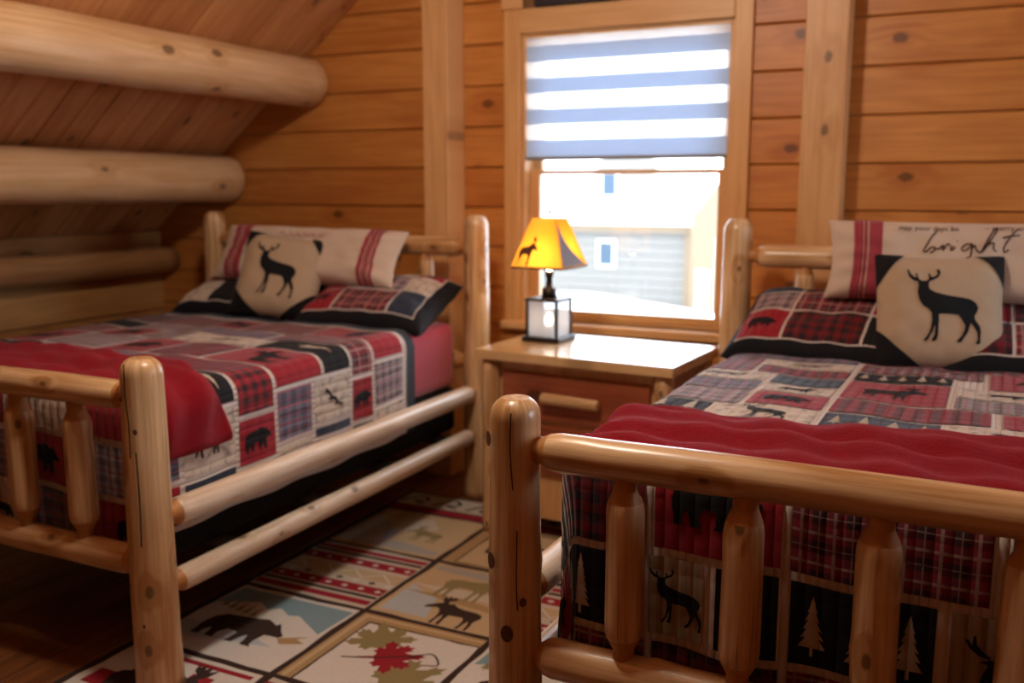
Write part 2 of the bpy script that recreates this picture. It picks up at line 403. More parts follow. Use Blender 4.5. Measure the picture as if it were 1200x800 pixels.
# floor: boards running away from the camera
fl = box('floor', XL - .15, XR + .15, YF - .15, YW + .20, FZ - .10, FZ - .018, M['wallpl']); tag(fl, kind='structure')
x = XL; i = 0
while x < XR - .01:
    wd = min(.135, XR - x)
    y = YF + random.uniform(-1.8, 0)
    while y < YW:
        ln = random.uniform(2.3, 3.4); a, b = max(y, YF), min(y + ln, YW)
        if b - a > .05: box('floorboard', x + .001, x + wd - .001, a + .001, b - .001, FZ - .018, FZ, M['floor'], fl, .0025)
        y += ln
    x += wd

# back wall: backing pieces round the window, then the boards
def gable(name, y0, y1, hole=None):
    rz_ = lambda x: roof_z(x) + .032
    zr = rz_(RX)
    prof = [(XL, FZ - .018), (XR, FZ - .018), (XR, rz_(XR)), (RX, zr), (XL, rz_(XL))]
    vs = [(x, y0, z) for x, z in prof] + [(x, y1, z) for x, z in prof]; n = len(prof)
    if not hole:
        fs = [tuple(range(n)), tuple(range(2 * n - 1, n - 1, -1))] + [(i, (i + 1) % n + 0, (i + 1) % n + n, i + n)[::-1] for i in range(n)]
        return obj(name, vs, fs, M['wallpl'])
    x0, x1, z0, z1 = hole
    bm = bmesh.new()
    def prism(p):
        a = [bm.verts.new((x, y0, z)) for x, z in p]; b = [bm.verts.new((x, y1, z)) for x, z in p]
        bm.faces.new(a); bm.faces.new(b[::-1])
        for i in range(len(p)): bm.faces.new((a[i], b[i], b[(i + 1) % len(p)], a[(i + 1) % len(p)]))
    prism([(XL, FZ - .018), (x0, FZ - .018), (x0, rz_(x0)), (XL, rz_(XL))])
    prism([(x1, FZ - .018), (XR, FZ - .018), (XR, rz_(XR)), (RX, zr), (x1, rz_(x1))] if x1 < RX else [(x1, FZ - .018), (XR, FZ - .018), (XR, rz_(XR)), (x1, rz_(x1))])
    prism([(x0, FZ - .018), (x1, FZ - .018), (x1, z0), (x0, z0)])
    prism([(x0, z1), (x1, z1), (x1, rz_(x1)), (RX, zr), (x0, rz_(x0))] if x0 < RX < x1 else [(x0, z1), (x1, z1), (x1, rz_(x1)), (x0, rz_(x0))])
    bmesh.ops.recalc_face_normals(bm, faces=bm.faces[:])
    return bmobj(name, bm, M['wallpl'])
wb = gable('wall_back', YW + .022, YW + .20, (WX0, WX1, WZ0, WZ1)); tag(wb, kind='structure')
def xleft(z): return max(XL, (z - .30 - 4.93) / .807)
def xright(z): return min(XR, 2 * RX - (z - .30 - 4.93) / .807)
z = .058 - .207
while z < 5.1:
    z0, z1 = (FZ if z < 0 else z) + .0025, z + .207 - .0025
    segs = [(xleft(z1), xright(z1))]
    if z1 > WZ0 and z0 < WZ1: segs = [(xleft(z1), WX0), (WX1, xright(z1))]
    for a, b in segs:
        if b - a < .1: continue
        zz0, zz1 = z0, z1
        if WZ0 > z0 and WZ0 < z1 and (a == WX1 or b == WX0): pass
        # long boards with one butt joint out of the way
        box('board', a, b, YW, YW + .022, zz0, zz1, M['wall_x'], wb, .006)
    z += .207
box('board', WX0, WX1, YW, YW + .022, .68, WZ0 - .002, M['wall_x'], wb, .004)
wf = gable('wall_front', YF - .15, YF); tag(wf, kind='structure'); wf.data.materials[0] = M['wall_x']
wl = box('wall_left', XL - .15, XL, YF - .15, YW + .2, FZ - .018, roof_z(XL) + .03, M['wallpl']); tag(wl, kind='structure')
z = -.04
for k in range(5):
    z0, z1 = (FZ if z < 0 else z), min(z + .222, roof_z(XL) - .01)
    if k == 3: z1 = .862
    if k == 4: z0 = .868; z1 = 1.13
    if z1 - z0 > .02: box('board', XL, XL + .022, YF, YW, z0 + .002, z1 - .002, M['wall_y'], wl, .005)
    z += .226
bm = bmesh.new()                                       # right wall, unseen, with an opening added to let in side light
W2 = (2.45, 4.0, .95, 2.2)
zt = roof_z(XR) + .03
for y0, y1, z0, z1 in ((YF - .15, W2[0], FZ - .018, zt), (W2[1], YW + .2, FZ - .018, zt), (W2[0], W2[1], FZ - .018, W2[2]), (W2[0], W2[1], W2[3], zt)):
    b2 = box_data(XR, XR + .15, y0, y1, z0, z1); tmp = bpy.data.meshes.new('t'); b2.to_mesh(tmp); b2.free(); bm.from_mesh(tmp); bpy.data.meshes.remove(tmp)
wr = bmobj('wall_right', bm, M['wall_y']); tag(wr, kind='structure')


# sloped ceiling: boards running down the slope
ang = math.atan(.807)
def slope(name, side):
    c = empty(name, (RX, 0, roof_z(RX))); tag(c, kind='structure')
    Ls = ((RX - XL) if side < 0 else (XR - RX)) / math.cos(ang) + .12
    vs = [(0, YF, .022), (Ls, YF, .022), (Ls, YW + .22, .022), (0, YW + .22, .022), (0, YF, .15), (Ls, YF, .15), (Ls, YW + .22, .15), (0, YW + .22, .15)]
    back = obj('deck', vs, [(0, 1, 2, 3), (7, 6, 5, 4), (0, 4, 5, 1), (1, 5, 6, 2), (2, 6, 7, 3), (3, 7, 4, 0)], M['wallpl'], c)
    y = YW - .0005
    while y > YF + .02:
        y0 = max(YF, y - .138)
        box('board', 0, Ls, y0 + .0015, y - .0015, 0, .022, M['ceil'], c, .006)
        y -= .138
    if side < 0: c.rotation_euler = (0, -ang, math.pi)
    else: c.rotation_euler = (0, ang, 0)
    return c
# side -1: turned round so that local +x runs down to the left
cl = slope('ceiling_left', -1); cl.rotation_euler = (0, ang, math.pi)
cl.location = (RX, YF + YW, roof_z(RX))
cr = slope('ceiling_right', 1)

# log purlins and eave log
def beam(label, p0, p1, r, seed, m='beam', **k):
    o = log('log_beam', p0, p1, r, M[m], None, seg=36, step=.09, wob=.025, seed=seed, **k)
    tag(o, label, 'beam', 'log purlins of the sloped ceiling'); return o
beam('upper and thicker peeled log beam under the sloped ceiling', (-3.45, YF + .01, 1.975), (-3.45, YW - .012, 1.985), (.140, .132), 3, dome=(0, .02))
beam('lower peeled log beam under the sloped ceiling, level with the blind', (-4.08, YF + .01, 1.475), (-4.08, YW - .012, 1.455), (.141, .134), 8, dome=(0, .02))
beam('thin log at the foot of the slope, above the pale knee wall board', (-4.60, YF + .01, .985), (-4.60, YW - .012, .955), (.092, .085), 5, m='dimlog')

# square timber posts
def tpost(label, x0, x1, d):
    o = bmobj('timber_post', box_data(x0, x1, YW - d, YW - .002, FZ, roof_z(x0) - .12 if x0 < RX else roof_z(x1) - .12, .006, 2), M['post'])
    tag(o, label, 'post', 'square timber posts on the back wall')
tpost('square timber post left of the window, behind the far bed', -2.614, -2.468, .18)
tpost('square timber post right of the window, behind the near bed', -.722, -.545, .16)

# ------------------------------------------------------------------ window
win = empty('window_1', ((WX0 + WX1) / 2, YW, WZ0)); tag(win, kind='structure')
wx, wy, wz = win.location
def wbox(name, x0, x1, y0, y1, z0, z1, mat, bev=.004, parent=win): return box(name, x0 - wx, x1 - wx, y0 - wy, y1 - wy, z0 - wz, z1 - wz, mat, parent, bev)
wbox('casing', WX0 - .088, WX0, YW - .022, YW - .001, .668, 2.283, M['casing'])
wbox('casing', WX1, WX1 + .085, YW - .022, YW - .001, .668, 2.40, M['casing'])
wbox('casing', WX0, WX1, YW - .026, YW - .001, WZ1, 2.283, M['casing_x'])
wbox('casing', WX0 - .10, WX0 + .02, YW - .03, YW - .001, 2.284, 2.40, M['casing_x'])
wbox('window_sill', WX0 - .10, WX1 + .10, YW - .055, YW + .06, .668, WZ0, M['casing_x'], .008)
wbox('jamb', WX0, WX0 + .022, YW + .002, YW + .2, WZ0, WZ1, M['casing'], .001)
wbox('jamb', WX1 - .022, WX1, YW + .002, YW + .2, WZ0, WZ1, M['casing'], .001)
wbox('jamb', WX0 + .022, WX1 - .022, YW + .06, YW + .2, WZ0, WZ0 + .015, M['casing_x'], .001)
wbox('jamb', WX0 + .022, WX1 - .022, YW + .002, YW + .2, WZ1 - .02, WZ1, M['casing_x'], .001)
def glass_mat():
    t = NT('window_glass'); n, l = t.n, t.l
    tr = t.new('ShaderNodeBsdfTransparent'); gl = t.new('ShaderNodeBsdfGlossy'); gl.inputs['Roughness'].default_value = .02
    fr = t.new('ShaderNodeFresnel'); fr.inputs[0].default_value = 1.35
    mx = t.new('ShaderNodeMixShader'); l.new(fr.outputs[0], mx.inputs[0]); l.new(tr.outputs[0], mx.inputs[1]); l.new(gl.outputs[0], mx.inputs[2])
    l.new(mx.outputs[0], n['Material Output'].inputs['Surface']); return t.m
GLASS = glass_mat()
SX0, SX1 = WX0 + .022, WX1 - .022
def sash(z0, z1, y, st, rb, rt):
    s = wbox('sash', SX0, SX0 + st, y, y + .04, z0, z1, M['casing'], .003)
    X = lambda name, a, b, c, d, m: box(name, a - wx, b - wx, y - wy, y + .04 - wy, c - wz, d - wz, m, s, .003)
    X('stile', SX1 - st, SX1, z0, z1, M['casing'])
    X('sash_rail', SX0 + st, SX1 - st, z0, z0 + rb, M['casing_x'])
    X('sash_rail', SX0 + st, SX1 - st, z1 - rt, z1, M['casing_x'])
    box('pane', SX0 + st - wx, SX1 - st - wx, y + .018 - wy, y + .022 - wy, z0 + rb - wz, z1 - rt - wz, GLASS, s)
sash(WZ0 + .016, 1.492, YW + .07, .052, .04, .022)
sash(1.470, WZ1 - .021, YW + .115, .045, .022, .04)

w2 = empty('added_side_window', (XR, (W2[0] + W2[1]) / 2, W2[2])); tag(w2, kind='structure')  # unseen window, added for cool light from the right
hw, hh = (W2[1] - W2[0]) / 2, W2[3] - W2[2]
for a, b, c, d in ((-hw - .09, -hw, -.09, hh + .09), (hw, hw + .09, -.09, hh + .09), (-hw, hw, hh, hh + .09), (-hw, hw, -.09, 0)): box('casing', -.022, -.001, a, b, c, d, M['casing'], w2, .004)
for a, b, c, d in ((-hw, -hw + .05, 0, hh), (hw - .05, hw, 0, hh), (-.03, .03, 0, hh), (-hw + .05, -.03, 0, .05), (.03, hw - .05, 0, .05), (-hw + .05, -.03, hh - .05, hh), (.03, hw - .05, hh - .05, hh)): box('sash', .05, .09, a, b, c, d, M['casing'], w2, .003)
for a, b in ((-hw + .05, -.03), (.03, hw - .05)): box('pane', .068, .072, a, b, .05, hh - .05, GLASS, w2)

# zebra roller blind
def blind_mat(name, c, transp, transl):
    t = NT(name); n, l = t.n, t.l
    df = t.new('ShaderNodeBsdfDiffuse'); tl = t.new('ShaderNodeBsdfTranslucent'); tr = t.new('ShaderNodeBsdfTransparent')
    for q in (df, tl): q.inputs[0].default_value = (*c, 1)
    m1 = t.new('ShaderNodeMixShader'); m1.inputs[0].default_value = transl; l.new(df.outputs[0], m1.inputs[1]); l.new(tl.outputs[0], m1.inputs[2])
    m2 = t.new('ShaderNodeMixShader'); m2.inputs[0].default_value = transp; l.new(m1.outputs[0], m2.inputs[1]); l.new(tr.outputs[0], m2.inputs[2])
    l.new(m2.outputs[0], n['Material Output'].inputs['Surface']); return t.m
SHEER = blind_mat('sheer_fabric', (.95, .96, .97), .55, .8); OPAQUE = blind_mat('blue_grey_fabric', (.62, .76, .93), .03, .33)
WHITE = plain('white_plastic', (.82, .84, .86), .4)
DARKBAR = plain('grey_bar', (.25, .24, .24), .5)
bl = empty('roller_blind', (-1.5985, YW + .02, 1.54)); tag(bl, 'white and blue-grey banded roller blind half drawn over the window', 'blind')
BX = .525; z = 0.0; k = 0
z = .018; first = True
while z < .60:
    h = .085 if first else .078
    if k % 2 == 0: box('opaque_band', -BX, BX, -.002, .001, z, min(z + h, .605), OPAQUE, bl)
    else: box('sheer_band', -BX, BX, -.001, 0, z, min(z + .076, .605), SHEER, bl)
    z += h if k % 2 == 0 else .076; first = False; k += 1
box('bottom_bar', -BX, BX, -.008, .008, 0, .018, DARKBAR, bl, .004)
box('side_channel', -BX - .012, -BX - .001, -.012, .012, 0, .62, WHITE, bl, .002)
box('side_channel', BX + .001, BX + .012, -.012, .012, -.02, .62, WHITE, bl, .002)
pl = box('wall_plaque', -.22, .22, -.018, 0, 0, .25, plain('dark_plaque', (.02, .018, .03), .4), None, .004)
pl.location = (-1.83, YW - .028, 2.2845)
tag(pl, 'dark plaque on the wall above the window head', 'plaque')

# ------------------------------------------------------------------ outside: snow, the neighbouring house
SNOW = plain('snow', (.86, .89, .94), .8, noise=.06, nscale=.6)
sn = box('ground', -90, 90, -60, 120, -3.4, -3.0, SNOW); tag(sn, kind='structure')
HS = plain('house_siding', (.165, .155, .14), .8, noise=.05, nscale=3); HT = plain('house_timber', (.20, .14, .085), .7, noise=.1, nscale=4)
HG = plain('house_window_glass', (.02, .045, .08), .3)
SNB = plain('snow_bank', (.88, .91, .95), .8, noise=.05, nscale=1)
hs = empty('neighbour_house', (-12, 33, -3.0)); tag(hs, 'pale cabin with snowy roof, dormer and timber trim outside the window', 'house')
box('wall', -9, 3.0, 0, 8, 0, 3.1, HS, hs)
for k in range(9): box('siding_board', -9, 2.9, -.03, 0, .06 + k * .33, .36 + k * .33, HS, hs, .02)
box('eave_trim', -9.3, 3.3, -.30, 0, 2.85, 3.12, HT, hs)
box('corner_post', 2.75, 3.1, -.14, .0, 0, 2.85, HT, hs)
obj('roof', [(-9.5, -.6, 3.13), (3.1, -.6, 3.13), (3.1, 4.5, 7.2), (-9.5, 4.5, 7.2), (-9.5, -.6, 3.4), (3.1, -.6, 3.4), (3.1, 4.5, 7.5), (-9.5, 4.5, 7.5)],
    [(3, 2, 1, 0), (4, 5, 6, 7), (0, 1, 5, 4), (1, 2, 6, 5), (2, 3, 7, 6), (3, 0, 4, 7)], SNB, hs)
def hwin(x, z, w_, h_, y):
    f = box('window', x - w_ / 2 - .07, x + w_ / 2 + .07, y - .06, y, z - h_ / 2 - .07, z + h_ / 2 + .07, WHITE, hs)
    box('pane', x - w_ / 2, x + w_ / 2, y - .075, y - .06, z - h_ / 2, z + h_ / 2, HG, f)
hwin(-.2, 2.03, .55, .85, -.032); hwin(-4.2, 2.03, .55, .85, -.032)
obj('dormer', [(-.75, .2, 3.4), (1.15, .2, 3.4), (1.15, .2, 5.2), (.2, .2, 6.1), (-.75, .2, 5.2), (-.75, 4.2, 3.4), (1.15, 4.2, 3.4), (1.15, 4.2, 5.2), (.2, 4.2, 6.1), (-.75, 4.2, 5.2)],
    [(0, 1, 2, 3, 4), (9, 8, 7, 6, 5), (0, 5, 6, 1), (1, 6, 7, 2), (2, 7, 8, 3), (3, 8, 9, 4), (4, 9, 5, 0)], HS, hs)
hwin(-.2, 4.55, .55, .85, .2)
# timber porch wing on the right
box('porch_wall', 3.1, 9, -.6, 6, 0, 3.4, HT, hs)
box('porch_door', 4.0, 5.6, -.66, -.6, .1, 2.7, WHITE, hs); box('porch_door', 3.35, 3.75, -.66, -.6, .1, 1.6, WHITE, hs)
obj('porch_gable', [(3.1, -.6, 3.4), (9, -.6, 3.4), (6.05, -.6, 7.4), (3.1, 6, 3.4), (9, 6, 3.4), (6.05, 6, 7.4)], [(0, 1, 2), (5, 4, 3), (0, 3, 4, 1), (1, 4, 5, 2), (2, 5, 3, 0)], HT, hs)
sb = obj('snow_bank', [(0, 0, 0)], [], SNB) if False else None
def mound(name, cx, cy, rx, ry, h, label, seed):
    rn = random.Random(seed); vs, fs = [], []; n = 28; m = 8
    for j in range(m + 1):
        for i in range(n):
            a = 2 * math.pi * i / n; q = j / m; rr = 1 - q
            vs.append((rx * rr * math.cos(a) * (1 + .08 * math.sin(3 * a + seed)), ry * rr * math.sin(a), h * (1 - rr ** 2) * (1 + .12 * math.sin(5 * a + q * 4 + seed))))
    for j in range(m):
        for i in range(n): fs.append((j * n + i, j * n + (i + 1) % n, (j + 1) * n + (i + 1) % n, (j + 1) * n + i))
    o = obj(name, vs, fs, SNB, None, True); o.location = (cx, cy, -3.0); tag(o, label, 'snow bank'); return o
mound('snow_bank', -12.5, 29.5, 7, 2.0, .85, 'long heap of snow in front of the cabin wall', 1)

# ================================================================== ceiling lamp (hangs from the ridge, above the camera)
cp = empty('pendant_lamp', (-1.40, 1.9, 2.75)); tag(cp, 'warm globe pendant lamp hanging from the ridge', 'lamp')
lathe('canopy', [(.07, .97), (.07, 1.0), (.03, 1.02)], M['crack'], cp); lathe('rod', [(.012, .15), (.012, .97)], M['crack'], cp, seg=10)
lathe('globe', [(.02, -.15), (.08, -.13), (.13, -.07), (.15, 0), (.13, .07), (.08, .13), (.03, .15)], plain('lit_globe', (.9, .8, .6), .5, emit=PENDANT_COL, estr=PENDANT), cp)

# ================================================================== rug
rug = empty('area_rug', (-1.53, 2.2, FZ)); tag(rug, 'lodge style area rug with bear, leaf and woven band panels between the beds', 'rug')
def rugm(name, c, n=.18): return plain(name, c, .95, spec=.1, noise=n, nscale=90)
RM = dict(cream=rugm('rug_cream', (.62, .55, .46)), tan=rugm('rug_tan', (.46, .31, .16)), ltan=rugm('rug_light_tan', (.58, .44, .27)), brown=rugm('rug_brown', (.055, .035, .03)),
          red=rugm('rug_red', (.33, .025, .04)), blue=rugm('rug_blue', (.24, .36, .42)), pale=rugm('rug_pale_blue', (.50, .55, .60)), olive=rugm('rug_olive', (.30, .25, .12)), grey=rugm('rug_grey', (.42, .40, .37)), white=rugm('rug_white', (.72, .69, .66)))
RK = (1.4 - FZ) / 1.4
box('backing', -2.29 * RK + 1.53, -.77 * RK + 1.53, .9 * RK - 2.2, 3.64 * RK - 2.2, 0, .008, RM['brown'], rug, .003)
RS = lambda u, v: Vector((u * RK - rug.location.x, v * RK - rug.location.y, .0084))
def rrect(name, x0, x1, y0, y1, m, off): return mapped_rect(name, x0, x1, y0, y1, RM[m], rug, RS, off, .5)
def rpoly(name, pts, m, off): return mapped_poly(name, pts, RM[m], rug, RS, off, .2)
CXS = [-2.27, -1.755, -1.275, -.79]; CYS = [1.05, 1.53, 2.005, 2.48, 2.955, 3.40]
def wob_rect(x0, x1, y0, y1, rn, a=.005):
    pts = []
    for (p, q) in (((x0, y0), (x1, y0)), ((x1, y0), (x1, y1)), ((x1, y1), (x0, y1)), ((x0, y1), (x0, y0))):
        for k in range(6): t = k / 6; pts.append((p[0] + (q[0] - p[0]) * t + rn.uniform(-a, a), p[1] + (q[1] - p[1]) * t + rn.uniform(-a, a)))
    return pts
def cell(ci, ri, kind):
    rn = random.Random(ci * 10 + ri); x0, x1, y0, y1 = CXS[ci] + .012, CXS[ci + 1] - .012, CYS[ri] + .012, CYS[ri + 1] - .012
    cx, cy, W, H_ = (x0 + x1) / 2, (y0 + y1) / 2, x1 - x0, y1 - y0
    A = lambda name, pts, m, lv: rpoly(name, pts, m, .0003 * lv)
    if kind == 'bear':
        A('panel', wob_rect(x0, x1, y0, y1, rn), 'white', 1)
        A('sky_print', [(x0 + .02, y1 - .02), (x0 + .01, y1 - .15), (x0 + .15, y1 - .09), (cx, y1 - .15), (cx + .09, y1 - .12), (x1 - .02, y1 - .20), (x1 - .01, y1 - .02)], 'blue', 2)
        A('mountain_print', [(cx - .12, cy + .04), (cx + .0, y1 - .10), (cx + .05, y1 - .13), (cx + .14, cy + .02)], 'white', 3)
        A('lake_print', [(x0 + .01, y0 + .16), (x0 + .01, y0 + .05), (x0 + .2, y0 + .09), (x1 - .1, y0 + .12), (x1 - .25, y0 + .17)], 'pale', 2)
        for k in range(5): A('tree_print', place(U_FIR, x0 + .05 + .035 * k, cy + .09 - .006 * k, .06), 'olive', 4)
        A('grass_print', [(x1 - .12, cy - .05), (x1 - .03, cy + .0), (x1 - .06, cy - .03), (x1 - .02, cy - .045), (x1 - .09, cy - .08)], 'tan', 4)
        A('bear_print', place(U_BEAR, cx - .015, cy - .045, .30), 'brown', 5)
    elif kind == 'leaf':
        A('log_frame_print', [(x0, y0), (x1, y0), (x1, y1), (x0, y1)], 'tan', 1)
        A('log_highlight_print', [(x0 + .012, y0), (x0 + .028, y0), (x0 + .028, y1 - .026), (x1, y1 - .026), (x1, y1 - .012), (x0 + .012, y1 - .012)], 'ltan', 2)
        A('shadow_print', [(x0 + .05, y0), (x1, y0), (x1, y1 - .05), (x0 + .05, y1 - .05)], 'brown', 3)
        A('panel', wob_rect(x0 + .058, x1, y0 + .0, y1 - .058, rn, .003), 'white', 4)
        A('leaf_print', place(U_LEAF, cx - .07, cy + .08, .26, .5), 'olive', 5); A('leaf_print', place(U_LEAF, cx + .11, cy - .10, .30, -.7), 'olive', 5)
        A('leaf_print', place(U_LEAF, cx + .01, cy + .0, .23, -1.15), 'red', 6)
        ribbon('stem_print', [[(cx - .12, cy - .06), (cx - .02, cy - .02), (cx + .1, cy + .05)], [(cx + .07, cy + .02), (cx + .12, cy + .07), (cx + .17, cy + .02), (cx + .13, cy + .0)]], .006, RM['brown'], rug, RS, .0024)
    elif kind == 'woven':
        A('panel', wob_rect(x0, x1, y0, y1, rn), 'cream', 1)
        bands = [(.02, .035, 'red'), (.07, .02, 'brown'), (.10, .055, 'red'), (.20, .07, 'ltan'), (.295, .055, 'red'), (.37, .02, 'brown'), (.40, .03, 'red')]
        for o_, h_, c in bands: rrect('band_print', x0 + .004, x1 - .004, y0 + o_ * H_ / .45, y0 + (o_ + h_) * H_ / .45, c, .0006)
        for k in range(7):
            for b_ in (.127, .322): A('diamond_print', place([(-.5, 0), (0, -.35), (.5, 0), (0, .35)], x0 + .04 + k * W / 7, y0 + b_ * H_ / .45, .03), 'white', 3)
            A('diamond_print', place([(-.5, 0), (0, -.35), (.5, 0), (0, .35)], x0 + .05 + k * W / 7, y0 + .18 * H_ / .45, .035), 'brown' if k % 2 else 'white', 3)
        zz = [(x0 + .03 + k * W / 8, y0 + (.205 if k % 2 else .26) * H_ / .45) for k in range(8)]
        ribbon('zigzag_print', [zz], .008, RM['white'], rug, RS, .0012, False)
    elif kind == 'moose':
        A('panel', wob_rect(x0, x1, y0, y1, rn), 'ltan', 1)
        A('sky_print', [(x0 + .02, y0 + .03), (x0 + .02, cy + .02), (x0 + .16, y0 + .17), (x0 + .2, y0 + .03)], 'pale', 2)
        A('snow_print', [(x0 + .01, cy + .03), (x1 - .01, cy + .06), (x1 - .01, cy - .0), (x0 + .2, cy - .02)], 'cream', 2)
        A('sky_print', [(x0 + .02, y1 - .02), (x1 - .02, y1 - .02), (x1 - .02, y1 - .09), (x0 + .02, y1 - .06)], 'grey', 2)
        A('ground_print', [(x0 + .01, y0 + .20), (cx, cy - .02), (x1 - .01, cy - .05), (x1 - .01, cy - .09), (cx, cy - .06)], 'tan', 3)
        A('moose_print', place(U_MOOSE, cx + .02, cy + .09, .26), 'olive', 4); A('moose_print', place(U_MOOSE, cx + .03, cy - .12, .22, 0, True), 'brown', 4)
    elif kind == 'lake':
        A('panel', wob_rect(x0, x1, y0, y1, rn), 'ltan', 1)
        A('sky_print', [(x0 + .01, y0 + .03), (x0 + .01, y1 - .1), (cx - .05, cy + .1), (cx - .02, y0 + .05)], 'pale', 2)
        A('snow_print', [(x0 + .05, cy + .1), (cx + .02, y1 - .05), (cx + .1, cy + .06), (cx - .04, cy - .02)], 'cream', 3)
        A('ground_print', [(x0 + .1, y0 + .02), (cx, y0 + .10), (x1 - .02, y0 + .06), (x1 - .02, y0 + .02)], 'grey', 3)
        A('moose_print', place(U_MOOSE, cx + .07, cy + .0, .17, 0, True), 'olive', 4)
    elif kind == 'plaid':
        A('panel', wob_rect(x0, x1, y0, y1, rn), 'white', 1)
        rrect('band_print', x0 + .02, x1 - .02, y1 - .04, y1 - .02, 'red', .0006)
        for k in range(5):
            for j in range(4):
                if (k + j) % 2 == 0: rrect('check_print', x0 + .03 + k * .09, x0 + .11 + k * .09, y0 + .02 + j * .09, y0 + .10 + j * .09, 'red', .0006)
        A('moose_print', place(U_MOOSE, cx, cy + .05, .32), 'brown', 4)
    elif kind == 'frame':
        A('log_frame_print', [(x0, y0), (x1, y0), (x1, y1), (x0, y1)], 'tan', 1)
        A('shadow_print', [(x0 + .05, y0 + .01), (x1, y0 + .01), (x1, y1 - .02), (x0 + .05, y1 - .02)], 'brown', 2)
        A('panel', wob_rect(x0 + .058, x1, y0 + .014, y1 - .03, rn, .003), 'ltan', 3)
        A('bear_print', place(U_BEAR, cx, cy, .25), 'brown', 4)
kinds = {(0, 0): 'moose', (0, 1): 'plaid', (0, 2): 'bear', (0, 3): 'woven', (0, 4): 'lake', (1, 0): 'leaf', (1, 1): 'woven', (1, 2): 'leaf', (1, 3): 'moose', (1, 4): 'frame', (2, 1): 'plaid', (2, 2): 'bear', (2, 3): 'woven', (2, 4): 'woven'}
for (a, b), k in kinds.items(): cell(a, b, k)
rrect('border_band', -2.27, -.79, 3.405, 3.46, 'red', .0003); rrect('border_band', -2.27, -.79, 3.47, 3.62, 'cream', .0003)
for k in range(9):
    cx = -2.2 + k * .165
    ribbon('scroll_print', [[(cx - .06, 3.50), (cx, 3.59), (cx + .05, 3.55), (cx, 3.52), (cx + .06, 3.50)]], .016, RM['brown'], rug, RS, .0008)

# ================================================================== log beds
BW, BL_ = 1.66, 2.10       # between post centres
def log_bed(x, y, label, seed):
    bed = empty('log_bed', (x, y, 0)); tag(bed, label, 'bed', 'pair of peeled log beds')
    rn = random.Random(seed); sd = lambda: rn.random()
    for px in (0, BW):
        p = log('post', (px, 0, FZ), (px, 0, .908), (.071, .061), M['log'], bed, seg=32, wob=.035, seed=sd(), dome=(0, .05))
        log('post', (px, BL_, FZ), (px, BL_, 1.272), (.070, .060), M['log'], bed, seg=28, wob=.03, seed=sd(), dome=(0, .06))
    T = (.030, .085, .045)
    log('top_rail', (0, 0, .787), (BW, 0, .787), (.047, .044), M['log'], bed, seed=sd(), wob=.045, tenon=((.032, .072, .05), (.032, .072, .05)))
    log('bottom_rail', (0, 0, .268), (BW, 0, .268), (.049, .046), M['log'], bed, seed=sd(), wob=.06, tenon=((.03, .07, .04), (.03, .07, .04)), knob=5)
    n = 5
    for k in range(n):
        sx = .285 + k * .2725
        log('spindle', (sx + rn.uniform(-.008, .008), 0, .29), (sx + rn.uniform(-.006, .006), 0, .765), (.046, .044), M['log'], bed, seg=20, step=.04, wob=.05, seed=sd(), tenon=((.025, .045, .06), (.028, .045, .055)), knob=1)
        log('spindle', (sx, BL_, .56), (sx, BL_, 1.10), (.042, .040), M['log'], bed, seg=18, step=.05, wob=.05, seed=sd(), tenon=((.024, .03, .05), (.024, .03, .05)), knob=1)
    log('head_rail', (0, BL_, 1.118), (BW, BL_, 1.118), (.050, .047), M['log'], bed, seed=sd(), wob=.04, tenon=((.03, .08, .04), (.03, .08, .04)))
    log('head_rail', (0, BL_, .55), (BW, BL_, .55), (.047, .047), M['log'], bed, seed=sd(), wob=.04, tenon=(T, T))
    for px in (0, BW):
        log('side_rail', (px, .02, .405), (px, BL_ - .02, .405), (.045, .043), M['rail'], bed, seed=sd(), wob=.04, tenon=((.03, .062, .03), (.03, .062, .03)))
        log('side_rail', (px, .02, .182), (px, BL_ - .02, .190), (.040, .038), M['rail'], bed, seed=sd(), wob=.04, tenon=((.026, .06, .035), (.026, .06, .035)))
    for k in range(4): box('slat', .02, BW - .02, .3 + k * .5, .4 + k * .5, *(.195, .215), M['dark'], bed, .003)
    return bed
XB1, XB2, YB = -2.19 - BW, -.965, 2.0
bed1 = log_bed(XB1, YB, 'peeled log bed against the sloped ceiling, left of the nightstand', 11)
bed2 = log_bed(XB2, YB, 'peeled log bed in front on the right, its footboard facing the camera', 23)
# drying crack on the near post of the left bed
def post_surface(r): return lambda u, v: Vector((BW + r * math.sin(u / r), -r * math.cos(u / r), v))
def crack(bed, px, lines, wd, r=.0675):
    S = lambda u, v: Vector((px + r * math.sin(u / r), -r * math.cos(u / r), v))
    ribbon('drying_crack', lines, wd, M['crack'], bed, S, .003)
crack(bed1, BW, [[(.008, .90), (.006, .80), (.012, .72), (.010, .62)], [(.028, .64), (.030, .5), (.027, .35)]], .0045)

